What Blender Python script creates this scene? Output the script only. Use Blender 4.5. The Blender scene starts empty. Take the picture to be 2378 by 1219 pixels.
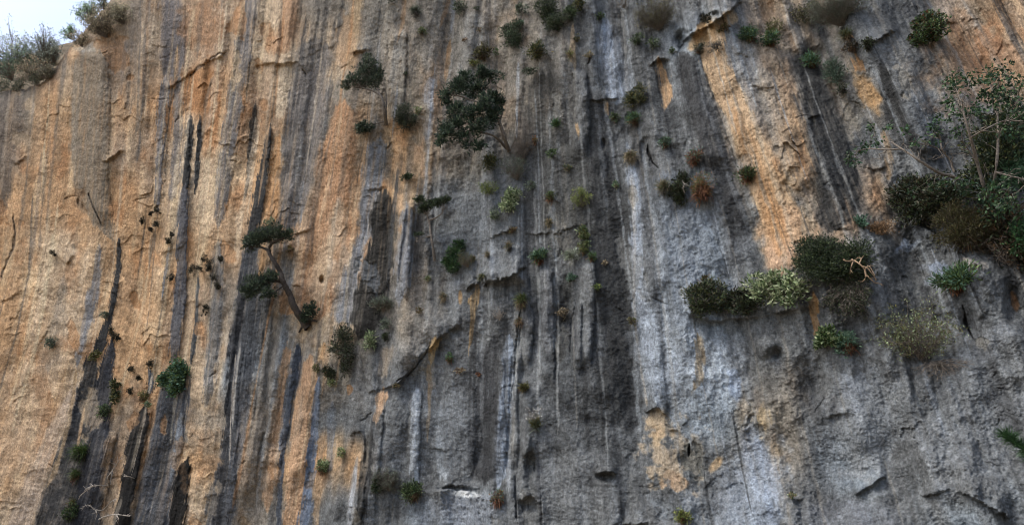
import bpy, math, random
import numpy as np
from mathutils import Vector
SC = bpy.context.scene
COL = SC.collection
rad = math.radians

# ------------------------------------------------------------------ camera
PITCH = rad(24.0); FPX = 1585.0; CW, CH = 2378.0, 1219.0
CAMP = np.array([0.0, 0.0, 1.7])
cd = bpy.data.cameras.new('camera'); cam = bpy.data.objects.new('camera', cd); COL.objects.link(cam)
cam.location = CAMP; cam.rotation_euler = (rad(90)+PITCH, 0, 0)
cd.sensor_width = 36.0; cd.lens = 36.0*FPX/CW; cd.clip_end = 5000
SC.camera = cam
SC.render.resolution_x = 1024; SC.render.resolution_y = 524

# ------------------------------------------------------------------ sky, sun, exposure
SUN_EL, SUN_AZ = 58.0, 252.0        # azimuth clockwise from +Y: soft light from above left
w = bpy.data.worlds.new("World"); SC.world = w; w.use_nodes = True
nt = w.node_tree; bg = nt.nodes['Background']
sk = nt.nodes.new('ShaderNodeTexSky'); sk.sky_type = 'NISHITA'; sk.sun_disc = False
sk.sun_elevation = rad(SUN_EL); sk.sun_rotation = rad(SUN_AZ)
sk.air_density = 1.0; sk.dust_density = 4.5; sk.ozone_density = 1.0
nt.links.new(sk.outputs[0], bg.inputs[0]); bg.inputs[1].default_value = 0.15
ld = bpy.data.lights.new('sun', 'SUN'); ld.energy = 1.0; ld.angle = rad(12); ld.color = (1.0, 0.98, 0.93)
lo = bpy.data.objects.new('sun', ld); COL.objects.link(lo)
a, e = rad(SUN_AZ), rad(SUN_EL)
sd = Vector((math.sin(a)*math.cos(e), math.cos(a)*math.cos(e), math.sin(e)))
lo.rotation_euler = sd.to_track_quat('Z', 'Y').to_euler(); lo.location = (0, 0, 60)
SC.view_settings.view_transform = 'Standard'; SC.view_settings.look = 'None'
SC.view_settings.exposure = 1.14; SC.view_settings.gamma = 1.0
SC.render.engine = 'CYCLES'; SC.cycles.filter_width = 1.0

# ------------------------------------------------------------------ helpers
def lin(c):
    c = np.asarray(c, float)/255.0
    return np.where(c <= 0.04045, c/12.92, ((c+0.055)/1.055)**2.4)
rng = np.random.RandomState(7)
_G = rng.randn(1024, 2); _G /= np.linalg.norm(_G, axis=1)[:, None]; _G = _G.astype(np.float32)
def noise(x, y, seed=0):
    x = np.asarray(x, np.float32); y = np.asarray(y, np.float32)
    xi = np.floor(x).astype(np.int64); yi = np.floor(y).astype(np.int64)
    fx = x-xi; fy = y-yi
    u = fx*fx*fx*(fx*(fx*6-15)+10); v = fy*fy*fy*(fy*(fy*6-15)+10)
    def g(a, b, dx, dy):
        h = ((a*73856093) ^ (b*19349663) ^ (seed*83492791+12345))
        h = ((h ^ (h >> 13))*1274126177) & 0x7fffffff
        q = _G[(h >> 7) & 1023]
        return q[..., 0]*dx+q[..., 1]*dy
    a0 = g(xi, yi, fx, fy); b0 = g(xi+1, yi, fx-1, fy)
    c0 = g(xi, yi+1, fx, fy-1); d0 = g(xi+1, yi+1, fx-1, fy-1)
    return ((a0*(1-u)+b0*u)*(1-v)+(c0*(1-u)+d0*u)*v)*1.5
def fbm(x, y, o=4, seed=0, gain=.5):
    s = 0; am = 1
    for i in range(o):
        s = s+am*noise(x*2**i, y*2**i, seed+i*17); am *= gain
    return s
def sstep(a, b, x):
    t = np.clip((x-a)/(b-a), 0, 1); return t*t*(3-2*t)
def bil(tx, ty, tab, x, y):           # bilinear table look-up
    tab = np.asarray(tab, float); tx = np.asarray(tx, float); ty = np.asarray(ty, float)
    ix = np.clip(np.searchsorted(tx, x)-1, 0, len(tx)-2); iy = np.clip(np.searchsorted(ty, y)-1, 0, len(ty)-2)
    fx = np.clip((x-tx[ix])/(tx[ix+1]-tx[ix]), 0, 1); fy = np.clip((y-ty[iy])/(ty[iy+1]-ty[iy]), 0, 1)
    fx = fx*fx*(3-2*fx); fy = fy*fy*(3-2*fy)
    if tab.ndim == 3: fx = fx[..., None]; fy = fy[..., None]
    return (tab[iy, ix]*(1-fx)+tab[iy, ix+1]*fx)*(1-fy)+(tab[iy+1, ix]*(1-fx)+tab[iy+1, ix+1]*fx)*fy
def tag(o, label=None, cat=None, group=None, kind=None):
    if label: o['label'] = label
    if cat: o['category'] = cat
    if group: o['group'] = group
    if kind: o['kind'] = kind
    return o
def mesh_np(name, V, F, mat, parent=None, cols=None, smooth=False, origin=None):
    """V (n,3), F (m,k) with k = 3 or 4; one mesh object"""
    V = np.asarray(V, np.float32)
    if origin is not None: V = V-np.asarray(origin, np.float32)
    F = np.asarray(F, np.int32); m, k = F.shape
    me = bpy.data.meshes.new(name)
    me.vertices.add(len(V)); me.vertices.foreach_set('co', V.ravel())
    me.loops.add(m*k); me.loops.foreach_set('vertex_index', F.ravel())
    me.polygons.add(m); me.polygons.foreach_set('loop_start', np.arange(0, m*k, k, dtype=np.int32))
    try: me.polygons.foreach_set('loop_total', np.full(m, k, np.int32))
    except Exception: pass
    me.polygons.foreach_set('use_smooth', np.full(m, smooth, dtype=bool))
    if cols is not None:
        at = me.color_attributes.new('tint', 'FLOAT_COLOR', 'POINT')
        c4 = np.ones((len(V), 4), np.float32); c4[:, :3] = cols
        at.data.foreach_set('color', c4.ravel())
    me.update(calc_edges=True); me.validate()
    me.materials.append(mat)
    o = bpy.data.objects.new(name, me); COL.objects.link(o)
    if parent is not None: o.parent = parent
    elif origin is not None: o.location = [float(q) for q in origin]
    return o
def ray(x, y):                        # direction of the line of sight with unit horizontal depth (world y = 1)
    dx = (np.asarray(x, float)-CW/2)/FPX; dy = (CH/2-np.asarray(y, float))/FPX
    wy = math.cos(PITCH)-dy*math.sin(PITCH); wz = math.sin(PITCH)+dy*math.cos(PITCH)
    return dx/wy, np.ones_like(dx), wz/wy

# ------------------------------------------------------------------ materials
def new_mat(name):
    m = bpy.data.materials.new(name); m.use_nodes = True; t = m.node_tree
    return m, t, t.nodes['Principled BSDF'], t.nodes['Material Output']
def N(t, kind, **kw):
    n = t.nodes.new(kind)
    for k, v in kw.items():
        if k in n.inputs: n.inputs[k].default_value = v
        else: setattr(n, k, v)
    return n
def rock_mat():
    m, t, p, out = new_mat('limestone'); L = t.links.new
    p.inputs['Roughness'].default_value = .92; p.inputs['Specular IOR Level'].default_value = .12
    at = N(t, 'ShaderNodeAttribute', attribute_name='tint')
    tc = N(t, 'ShaderNodeTexCoord')
    mp = N(t, 'ShaderNodeMapping'); mp.inputs['Scale'].default_value = (1, 1, .35); L(tc.outputs['Object'], mp.inputs[0])
    def nz(scale, det, rough, src):
        n = N(t, 'ShaderNodeTexNoise'); n.inputs['Scale'].default_value = scale; n.inputs['Detail'].default_value = det
        n.inputs['Roughness'].default_value = rough; L(src, n.inputs['Vector']); return n.outputs['Fac']
    n1 = nz(2.2, 8, .72, tc.outputs['Object']); n2 = nz(8, 6, .75, mp.outputs[0]); n3 = nz(13, 4, .7, tc.outputs['Object'])
    def rng_(src, a, b, c, d):
        r = N(t, 'ShaderNodeMapRange'); r.inputs[1].default_value = a; r.inputs[2].default_value = b
        r.inputs[3].default_value = c; r.inputs[4].default_value = d; L(src, r.inputs[0]); return r.outputs[0]
    def mul(a, b):
        q = N(t, 'ShaderNodeMath', operation='MULTIPLY'); L(a, q.inputs[0]); L(b, q.inputs[1]); return q.outputs[0]
    f = mul(mul(rng_(n1, .32, .68, .72, 1.28), rng_(n2, .34, .66, .66, 1.34)), rng_(n3, .36, .64, .76, 1.24))
    vm = N(t, 'ShaderNodeVectorMath', operation='SCALE'); L(at.outputs['Color'], vm.inputs[0]); L(f, vm.inputs['Scale'])
    L(vm.outputs[0], p.inputs['Base Color'])
    hb = nz(4.5, 8, .72, tc.outputs['Object'])
    vo = N(t, 'ShaderNodeTexVoronoi'); vo.inputs['Scale'].default_value = 5.5; L(mp.outputs[0], vo.inputs['Vector'])
    ad = N(t, 'ShaderNodeMath', operation='MULTIPLY_ADD'); L(vo.outputs['Distance'], ad.inputs[0]); ad.inputs[1].default_value = .3; L(hb, ad.inputs[2])
    bp = N(t, 'ShaderNodeBump'); bp.inputs['Strength'].default_value = .8; bp.inputs['Distance'].default_value = .2
    L(ad.outputs[0], bp.inputs['Height']); L(bp.outputs[0], p.inputs['Normal'])
    return m
def leaf_mat(name, trans=.25, rough=.55):
    m, t, p, out = new_mat(name); L = t.links.new
    at = N(t, 'ShaderNodeAttribute', attribute_name='tint')
    tc = N(t, 'ShaderNodeTexCoord'); n = N(t, 'ShaderNodeTexNoise'); n.inputs['Scale'].default_value = 6; L(tc.outputs['Object'], n.inputs['Vector'])
    r = N(t, 'ShaderNodeMapRange'); r.inputs[1].default_value = .3; r.inputs[2].default_value = .7; r.inputs[3].default_value = .7; r.inputs[4].default_value = 1.3
    L(n.outputs['Fac'], r.inputs[0])
    vm = N(t, 'ShaderNodeVectorMath', operation='SCALE'); L(at.outputs['Color'], vm.inputs[0]); L(r.outputs[0], vm.inputs['Scale'])
    L(vm.outputs[0], p.inputs['Base Color']); p.inputs['Roughness'].default_value = rough; p.inputs['Specular IOR Level'].default_value = .3
    tr = N(t, 'ShaderNodeBsdfTranslucent'); L(vm.outputs[0], tr.inputs['Color'])
    mx = N(t, 'ShaderNodeMixShader'); mx.inputs[0].default_value = trans
    L(p.outputs[0], mx.inputs[1]); L(tr.outputs[0], mx.inputs[2]); L(mx.outputs[0], out.inputs['Surface'])
    return m
def bark_mat(name, c1, c2):
    m, t, p, out = new_mat(name); L = t.links.new
    tc = N(t, 'ShaderNodeTexCoord'); n = N(t, 'ShaderNodeTexNoise'); n.inputs['Scale'].default_value = 14; n.inputs['Detail'].default_value = 5
    L(tc.outputs['Object'], n.inputs['Vector'])
    cr = N(t, 'ShaderNodeValToRGB'); cr.color_ramp.elements[0].position = .35; cr.color_ramp.elements[1].position = .65
    cr.color_ramp.elements[0].color = (*lin(c1), 1); cr.color_ramp.elements[1].color = (*lin(c2), 1)
    L(n.outputs['Fac'], cr.inputs[0]); L(cr.outputs[0], p.inputs['Base Color']); p.inputs['Roughness'].default_value = .9
    bp = N(t, 'ShaderNodeBump'); bp.inputs['Strength'].default_value = .6; bp.inputs['Distance'].default_value = .03
    L(n.outputs['Fac'], bp.inputs['Height']); L(bp.outputs[0], p.inputs['Normal'])
    return m
M_ROCK = rock_mat()
M_LEAF = leaf_mat('foliage'); M_DRY = leaf_mat('dry_foliage', .15, .8); M_PET = leaf_mat('petals', .3, .6)
M_BARK = bark_mat('dark_bark', (34, 29, 24), (62, 54, 46)); M_GREY = bark_mat('grey_twig', (74, 69, 63), (112, 104, 94))
M_PALE = bark_mat('bleached_wood', (112, 107, 100), (150, 144, 135)); M_ROOT = bark_mat('root_bark', (112, 94, 74), (152, 130, 104))

# ------------------------------------------------------------------ the cliff
def axis(a0, a1, b0, b1, fine, coarse):
    L = np.arange(a0, b0, coarse); Mi = np.arange(b0, b1, fine); R = np.arange(b1, a1+coarse, coarse)
    return np.concatenate([L, Mi, R])
XS = axis(-560, 2960, -30, 2408, 1.75, 14.0)
YS = axis(-380, 1580, -24, 1240, 1.75, 12.0)
PX, PY = np.meshgrid(XS, YS)
# direction in which water runs down the face (dx per dy, in photo pixels)
KX = [-560, 0, 250, 500, 750, 1000, 1200, 1450, 1750, 2050, 2378, 2960]; KY = [-380, 0, 400, 800, 1219, 1580]
KT = [[-.2, -.12, -.08, -.10, -.12, -.10, -.03, .12, .30, .50, .60, .6],
      [-.2, -.12, -.08, -.10, -.12, -.10, -.03, .12, .30, .48, .55, .6],
      [-.15, -.08, -.08, -.13, -.15, -.08, 0, .13, .32, .42, .48, .5],
      [-.3, -.25, -.20, -.13, -.14, -.07, 0, .07, .20, .30, .40, .4],
      [-.5, -.40, -.30, -.18, -.15, -.06, .02, .10, .20, .28, .40, .4],
      [-.5, -.40, -.30, -.18, -.15, -.06, .02, .10, .20, .28, .40, .4]]
KK = bil(KX, KY, KT, PX, PY)
S = np.zeros_like(PX); S[0] = XS
for j in range(1, len(YS)):
    S[j] = np.interp(XS-KK[j]*(YS[j]-YS[j-1]), XS, S[j-1])
    lo_ = XS-KK[j]*(YS[j]-YS[j-1]) < XS[0]; S[j][lo_] = S[j-1][0]+(XS-KK[j]*(YS[j]-YS[j-1])-XS[0])[lo_]
    hi_ = XS-KK[j]*(YS[j]-YS[j-1]) > XS[-1]; S[j][hi_] = S[j-1][-1]+(XS-KK[j]*(YS[j]-YS[j-1])-XS[-1])[hi_]
T = PY

def base_depth(x, y):
    d = np.interp(x, [-560, 0, 300, 600, 900, 1200, 1600, 2000, 2378, 2960], [52, 45.5, 41.5, 37, 33, 30, 26.2, 22.8, 20, 17])
    lean = np.interp(y, [-380, 0, 600, 1219, 1580], [3.0, 1.2, 0, -1.0, -1.6])   # top right leans back a little
    return d+lean*np.interp(x, [600, 1400, 2378], [-.5, .4, 1.3])
# ---- colours of the stone: a coarse table, warped along the run of the water
PAL = dict(O=(186, 147, 110), R=(178, 126, 84), P=(196, 172, 148), T=(146, 128, 112), G=(126, 118, 109), g=(103, 103, 103),
           D=(76, 77, 79), B=(124, 131, 138), L=(160, 166, 174), K=(52, 53, 55), Q=(160, 136, 116), d=(89, 90, 91))
TX = [-560]+[i*150 for i in range(16)]+[2400, 2960]; TY = [-380]+[i*120 for i in range(11)]+[1580]
ROWS = ["TTTTGPGGGGggGTddTQP",   # -380
        "TTTTQPGGGGgggTddTQP",   # 0
        "TTQTQPPGGGggBTdgGQP",   # 120
        "GGOORQGTTGgdgQGdgTT",   # 240
        "TTOQPOGOGgdggOdgdgd",   # 360
        "OOOOPOQOgggdBdQddgD",   # 480
        "OOPOOQPTggggBggdggd",   # 600
        "OOPOQGPGggddBgdggdg",   # 720
        "OOPOPBGgggddLgggggg",   # 840
        "OOPTPGggggddBGggggg",   # 960
        "OOPQOQOggggdgGBgggg",   # 1080
        "OPTTPGggBgggggggBgg",   # 1200
        "OPTTPGggBgggggggggg"]
TAB = np.array([[PAL[c] for c in r] for r in ROWS], float)
wx = 70*noise(S/55, T/600, 3)+45*noise(S/21, T/380, 4)+22*noise(S/9, T/200, 5)
wy = 70*noise(S/60, T/260, 6)+25*noise(S/18, T/90, 8)
C = bil(TX, TY, TAB, PX+wx, PY+wy)
H = np.zeros_like(PX)                # relief towards the viewer, metres
warm = np.clip((C[..., 0]-C[..., 2])/60.0, 0, 1)

def rows_of(y0, y1):
    a_ = np.searchsorted(YS, y0); b_ = np.searchsorted(YS, y1); return slice(a_, max(b_, a_+1))
def cols_of(x0, x1):
    a_ = np.searchsorted(XS, x0); b_ = np.searchsorted(XS, x1); return slice(a_, max(b_, a_+1))
WOB = noise(PX/26, PY/40, 21)+.6*noise(PX/11, PY/16, 22)+.35*noise(PX/5, PY/7, 23)
GR = noise(S/7, T/130, 31)+.7*noise(S/3.6, T/60, 32)
MOT = fbm(PX/34, PY/34, 4, 41); FIB = noise(S/2.6, T/60, 44)+.7*noise(S/6, T/26, 45); CHP = fbm(PX/14, PY/9, 3, 43)
def streak(col, pts, alpha=.85, soft=.35, raise_=0.0, wob=.35, gr=.5, tp=1):
    p = np.array(pts, float); p = p[np.argsort(p[:, 1])]
    if p[-1, 1] >= 1215: p = np.vstack([p, p[-1]+(p[-1]-p[-2])*np.array([1, 1, 0])*(1600-p[-1, 1])/(p[-1, 1]-p[-2, 1])])
    if p[0, 1] <= 0: p = np.vstack([p[0]+(p[0]-p[1])*np.array([.5, 1, 0])*(p[0, 1]+400)/(p[1, 1]-p[0, 1]), p])
    y0, y1 = p[0, 1], p[-1, 1]; r = rows_of(y0-14, y1+14); wm = p[:, 2].max()*2+24
    c = cols_of(p[:, 0].min()-wm, p[:, 0].max()+wm)
    X, Y = PX[r, c], PY[r, c]
    xc = np.interp(Y, p[:, 1], p[:, 0]); hw = np.interp(Y, p[:, 1], p[:, 2])
    tl = max(min(34.0, (y1-y0)*.3), 4.0)
    if tp: hw = hw*(.3+.7*sstep(y0-8, y0-8+tl, Y))*(.3+.7*(1-sstep(y1+8-tl, y1+8, Y)))
    d = np.abs(X-xc+WOB[r, c]*wob*np.minimum(hw, 14))/np.maximum(hw, .5)+FIB[r, c]*np.clip(6/np.maximum(hw, 2), .1, .5)
    m = 1-sstep(1-soft, 1+soft, d)
    endn = 12*WOB[r, c]+8*GR[r, c]
    m = m*sstep(y0-8, y0+6, Y+endn)*(1-sstep(y1-6, y1+8, Y+endn))
    m = m*np.clip(1+gr*GR[r, c]*.9, 0, 1.15)
    mm = np.clip(m*alpha, 0, 1)[..., None]
    C[r, c] = C[r, c]*(1-mm)+np.array(col, float)*mm
    if raise_: H[r, c] += raise_*np.clip(m, 0, 1)
def blob(col, x, y, rx, ry, ang=0, alpha=.8, rough=.6, raise_=0.0, soft=.3):
    if col is None: soft = .75
    R = max(rx, ry)*1.7+10; r = rows_of(y-R, y+R); c = cols_of(x-R, x+R)
    X, Y = PX[r, c]-x, PY[r, c]-y; a_ = rad(ang)
    u = (X*math.cos(a_)+Y*math.sin(a_))/rx; v = (-X*math.sin(a_)+Y*math.cos(a_))/ry
    d = np.sqrt(u*u+v*v)+rough*(MOT[r, c]*.6+WOB[r, c]*.35)
    m = 1-sstep(1-soft, 1+soft, d)
    if col is not None:
        mm = np.clip(m*alpha*(1+.3*GR[r, c]), 0, 1)[..., None]
        C[r, c] = C[r, c]*(1-mm)+np.array(col, float)*mm
    if raise_: H[r, c] += raise_*m
def poly_y(pts, X):
    p = np.array(pts, float); return np.interp(X, p[:, 0], p[:, 1])
def ledge(pts, A, Lp, bench=False, fall=12, crack=0.0):
    """rock steps out above the line (roof) or below it (bench)"""
    p = np.array(pts, float); x0, x1 = p[0, 0], p[-1, 0]; e_ = max(Lp, 30)
    c = cols_of(x0-fall-8, x1+fall+8); r = rows_of(p[:, 1].min()-Lp*3.5-10, p[:, 1].max()+10) if not bench else rows_of(p[:, 1].min()-10, p[:, 1].max()+Lp*3.5+10)
    X, Y = PX[r, c], PY[r, c]
    yl = np.interp(X, p[:, 0], p[:, 1])+4*WOB[r, c]
    u = (yl-Y) if not bench else (Y-yl)
    ex = sstep(x0-fall, x0+fall, X)*(1-sstep(x1-fall, x1+fall, X))
    va = np.clip(.75+1.1*noise(X/45, X*0+p[0, 1]*.37, 77)+.3*WOB[r, c], .12, 1.4)
    h = A*va*np.exp(-np.maximum(u, 0)/Lp)*sstep(-4, 3.5, u+3*CHP[r, c])*ex
    H[r, c] += h
def crack(pts, w_, dep, col=None, alpha=.5):
    p = np.array(pts, float)
    r = rows_of(p[:, 1].min()-12, p[:, 1].max()+12); c = cols_of(p[:, 0].min()-12, p[:, 0].max()+12)
    X, Y = PX[r, c]+2.5*WOB[r, c], PY[r, c]+2.5*WOB[r, c][::1]
    best = np.full(X.shape, 1e9); cum = 0.0; tot = np.sum(np.hypot(*(p[1:]-p[:-1]).T)); along = np.zeros(X.shape)
    for q in range(len(p)-1):
        a_, b_ = p[q], p[q+1]; ab = b_-a_; t_ = np.clip(((X-a_[0])*ab[0]+(Y-a_[1])*ab[1])/(ab@ab), 0, 1)
        dd = np.hypot(X-a_[0]-t_*ab[0], Y-a_[1]-t_*ab[1]); ln_ = np.hypot(*ab)
        along = np.where(dd < best, (cum+t_*ln_)/tot, along); best = np.minimum(best, dd); cum += ln_
    wv = w_*np.clip(np.sin(np.pi*(.08+.84*along))*(1+.9*WOB[r, c])*1.15, .12, 1.8)
    m = 1-sstep(.3, 1.4, best/wv)
    m = m*np.clip(wv/w_*1.6, 0, 1)
    H[r, c] -= dep*m
    if col is not None: C[r, c] = C[r, c]*(1-(m*alpha)[..., None])+np.array(col, float)*(m*alpha)[..., None]
def ridge(pts, A, asym=0.0):
    """rounded rib / tufa column"""
    p = np.array(pts, float); p = p[np.argsort(p[:, 1])]; y0, y1 = p[0, 1], p[-1, 1]
    wm = p[:, 2].max()*1.4+6; r = rows_of(y0-10, y1+10); c = cols_of(p[:, 0].min()-wm, p[:, 0].max()+wm)
    X, Y = PX[r, c], PY[r, c]
    d = (X-np.interp(Y, p[:, 1], p[:, 0])+3*WOB[r, c])/np.interp(Y, p[:, 1], p[:, 2])
    prof = np.sqrt(np.clip(1-d*d, 0, 1))*(1+asym*d)
    H[r, c] += A*prof*sstep(y0-6, y0+14, Y+4*WOB[r, c])*(1-sstep(y1-40, y1+6, Y))
# natural relief, running with the water
amp = np.interp(PX, [-200, 300, 800, 1100, 2400], [.55, .6, .9, 1.0, 1.0])
H += amp*(.95*noise(S/210, T/900, 51)+.56*noise(S/85, T/650, 52)+.22*noise(S/38, T/420, 53))
FM = np.clip(.55+1.5*noise(PX/260, PY/330, 61), .15, 1.3)
H += FM*amp*(.22*(np.abs(noise(S/44+.3*noise(PX/90, PY/150, 60), T/700, 54))*2-.5)+.045*(np.abs(noise(S/17, T/340, 55))*2-.5)+.012*noise(S/7, T/120, 56))
H += .30*fbm(PX/170, PY/170, 3, 57)
rough = np.clip(.55+.8*noise(PX/240, PY/200, 58), .15, 1.2)
chip = fbm(PX/34, PY/40, 5, 59, .52)
H += rough*.10*chip
# small overhanging scales: saw-tooth steps in the sheltered warm stone
sc = noise(PX/60, PY/60, 70)+PY/46+.5*noise(PX/20, PY/24, 71)
saw = sc-np.floor(sc)
H += np.clip(noise(PX/75, PY/75, 72)-.05, 0, 1)*warm*.16*saw**2
sc2 = noise(PX/30, PY/30, 73)*1.2+(PY+PX*.5)/23
H += np.clip(noise(PX/60, PY/60, 74)+.05, 0, 1)*.035*(sc2-np.floor(sc2))**2
H += .02*noise(PX/5.5, PY/5.5, 75)+.022*noise(PX/11, PY/9, 76)
# subtle streaking and mottling of the stone's own colour
lum = 1+.10*noise(S/26, T/500, 81)+.08*noise(S/9, T/260, 82)+.045*noise(S/4.2, T/110, 83)+.09*fbm(PX/60, PY/60, 4, 84)+.09*fbm(PX/14, PY/14, 3, 89)+.06*noise(PX/9, PY/9, 85)
pale = np.clip(noise(S/13, T/420, 86)*1.5+.6*noise(PX/50, PY/120, 87)-.25, 0, 1)[..., None]*.33*np.clip(.7+1.3*noise(PX/200, PY/260, 62), .1, 1.3)[..., None]
rust = np.clip(fbm(PX/65, PY/110, 4, 88)*1.9-.3, 0, 1)[..., None]*.5*warm[..., None]
C = C*(1-pale)+np.where(warm[..., None] > .5, np.array((205., 186, 164)), np.array((146., 149, 154)))*pale
C = C*(1-rust)+np.array((176., 118, 74))*rust
cream = np.clip(fbm(S/30, T/240, 3, 187)*1.9-.35, 0, 1)[..., None]*.42*warm[..., None]
C = C*(1-cream)+np.array((212., 190, 158))*cream
C = C*lum[..., None]
BG = (88, 92, 100); KK_ = (50, 52, 55); OO = (188, 147, 110); PP = (204, 184, 162); GG = (122, 112, 105); LL = (150, 157, 169); DD = (66, 66, 65)
# ---- stains, drips and tufas one by one (x, y, half width)
streak((132, 119, 105), [(218, 108, 26), (208, 150, 40), (210, 250, 46), (207, 400, 42), (215, 480, 35), (245, 530, 20), (264, 562, 6)], .85, .22)
streak((150, 138, 124), [(176, 140, 6), (172, 300, 5), (170, 420, 6)], .5)
streak((108, 96, 88), [(8, 210, 50), (20, 300, 36), (8, 400, 26), (0, 500, 12)], .75, .4)
streak((124, 108, 98), [(285, 90, 26), (270, 170, 18), (262, 240, 10)], .6, .5)
streak((116, 108, 107), [(395, -24, 20), (400, 60, 26), (402, 130, 30), (398, 190, 16)], .85, .2)
streak((190, 156, 122), [(412, 112, 3), (409, 150, 4), (405, 190, 2)], .9, .3)
streak((116, 110, 110), [(386, 180, 11), (374, 260, 11), (372, 330, 9), (370, 400, 9), (365, 485, 7)], .9, .2, .05)
streak((126, 118, 114), [(416, 180, 11), (413, 260, 11), (411, 340, 10), (405, 420, 12), (398, 470, 8)], .8, .2)
streak((60, 61, 62), [(443, 272, 7), (439, 330, 9), (432, 410, 9), (428, 450, 8)], .97, .12, .06, .15, .15)
streak((62, 63, 65), [(465, 272, 6), (462, 330, 5), (456, 410, 5), (452, 455, 2)], .97, .12, .06, .15, .15)
streak((96, 94, 98), [(429, 430, 10), (424, 500, 12), (422, 580, 12), (420, 650, 13), (414, 720, 14), (406, 800, 12), (402, 840, 12)], .93, .16, .07, .2, .3)
streak((112, 106, 105), [(588, -24, 18), (568, 100, 19), (549, 200, 18), (534, 300, 18), (520, 400, 18), (513, 470, 13), (506, 530, 8)], .85, .25)
streak((104, 103, 104), [(510, 560, 12), (505, 640, 14), (500, 720, 15), (494, 815, 14), (486, 880, 12), (478, 950, 8)], .75, .35)
streak((78, 72, 66), [(593, 238, 4), (589, 290, 9), (582, 350, 8), (575, 420, 4), (566, 470, 2)], .92, .15, .05, .2)
streak((66, 66, 67), [(628, 294, 4), (621, 340, 9), (612, 400, 13), (600, 470, 14), (588, 530, 13), (580, 580, 14)], .96, .12, .08, .15, .2)
streak((74, 77, 83), [(588, 560, 24), (590, 640, 34), (588, 730, 42), (572, 800, 36), (556, 880, 27), (540, 980, 17), (528, 1060, 20), (512, 1140, 25), (500, 1240, 30)], .9, .22, .08, .3, .5)
streak((60, 62, 68), [(560, 640, 8), (556, 720, 10), (542, 800, 12), (534, 900, 8), (530, 980, 8), (520, 1080, 10), (500, 1219, 10)], .85, .25)
streak((176, 168, 160), [(558, 800, 2), (550, 860, 2.5), (543, 930, 2.5), (540, 990, 2)], .8, .5)
streak((170, 158, 148), [(548, 820, 1.5), (541, 900, 2), (536, 970, 1.5), (533, 1080, 2)], .8, .5)
streak((88, 90, 96), [(575, 900, 10), (560, 1000, 12), (545, 1080, 14), (525, 1240, 16)], .8, .3)
streak((62, 63, 65), [(276, 546, 2), (276, 580, 5), (273, 625, 7), (266, 680, 7), (259, 720, 6), (250, 750, 9), (236, 790, 13), (222, 825, 15)], .96, .12, .06, .15, .15)
streak((66, 66, 68), [(212, 820, 16), (205, 880, 20), (195, 940, 26), (182, 1000, 32), (166, 1060, 36), (150, 1120, 46), (130, 1240, 54)], .92, .16, .06, .25, .35)
streak((60, 62, 68), [(188, 900, 9), (178, 970, 9), (165, 1030, 10), (158, 1060, 12)], .8, .3)
streak((64, 66, 74), [(262, 786, 8), (252, 830, 14), (247, 860, 15), (238, 900, 20), (230, 950, 26), (232, 1000, 22), (222, 1060, 25), (212, 1120, 26), (195, 1240, 36)], .9, .18, .08, .2, .3)
streak((176, 146, 118), [(196, 940, 2.5), (188, 990, 3.5), (178, 1050, 2)], .85, .4)
streak((180, 150, 124), [(255, 1010, 10), (245, 1090, 10), (240, 1150, 9)], .5, .4)
streak((84, 88, 96), [(345, 850, 2), (352, 885, 8), (344, 920, 6)], .95, .15, .06)
streak((44, 44, 45), [(338, 940, 8), (328, 980, 17), (318, 1020, 24), (309, 1070, 20), (300, 1120, 19), (288, 1170, 19), (280, 1240, 19)], .94, .12, .08, .2, .25)
streak((84, 86, 92), [(408, 850, 18), (402, 920, 36), (392, 1000, 42), (376, 1070, 42), (364, 1140, 40), (350, 1240, 46)], .88, .2, .06, .25, .5)
streak((140, 146, 154), [(420, 960, 6), (408, 1040, 7), (396, 1110, 5)], .6, .5)
streak((74, 74, 76), [(398, 930, 7), (392, 1010, 10), (378, 1090, 8), (368, 1219, 8)], .6, .5)
streak((38, 38, 38), [(437, 1062, 6), (427, 1090, 17), (419, 1140, 16), (406, 1240, 20)], .96, .12, .08, .15, .15)
streak((128, 128, 134), [(232, 566, 4), (226, 620, 9), (217, 680, 13), (203, 740, 11), (190, 800, 9), (178, 850, 6)], .7, .3)
streak((188, 168, 156), [(178, 890, 9), (150, 950, 13), (122, 1010, 18), (96, 1080, 20), (62, 1170, 25), (36, 1240, 26)], .75, .35)
streak((196, 164, 126), [(176, 850, 3), (173, 900, 4), (160, 980, 4), (140, 1060, 5), (110, 1130, 6)], .6, .4)
streak((118, 120, 126), [(393, 575, 3), (386, 620, 3.5), (375, 700, 2)], .85, .3, .03)
streak((76, 79, 82), [(461, 636, 3), (458, 700, 4), (455, 760, 5), (448, 815, 5), (443, 845, 4)], .93, .2, .05)
streak((84, 84, 88), [(442, 860, 3), (440, 900, 3), (436, 940, 2)], .7)
streak(PP, [(664, 150, 24), (660, 210, 24), (650, 275, 18)], .85, .3)
streak(PP, [(608, 0, 16), (600, 90, 14), (598, 150, 10)], .5, .5)
streak((190, 140, 104), [(680, -24, 18), (672, 60, 22), (640, 130, 30)], .6, .5)
streak(PP, [(600, 260, 5), (592, 330, 6), (575, 430, 7), (556, 520, 7), (545, 620, 6)], .6, .4)
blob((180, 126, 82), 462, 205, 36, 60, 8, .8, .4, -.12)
blob((176, 122, 84), 470, 60, 50, 60, 0, .4, .8)
streak((190, 168, 150), [(505, 160, 10), (498, 240, 10), (480, 300, 8)], .6, .5)
streak((118, 111, 108), [(735, 90, 36), (722, 170, 40), (712, 250, 44), (702, 330, 48), (692, 400, 42), (683, 470, 30), (668, 535, 20)], .85, .25)
streak((156, 152, 148), [(704, 300, 5), (692, 400, 6), (682, 480, 5)], .6, .5)
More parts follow.
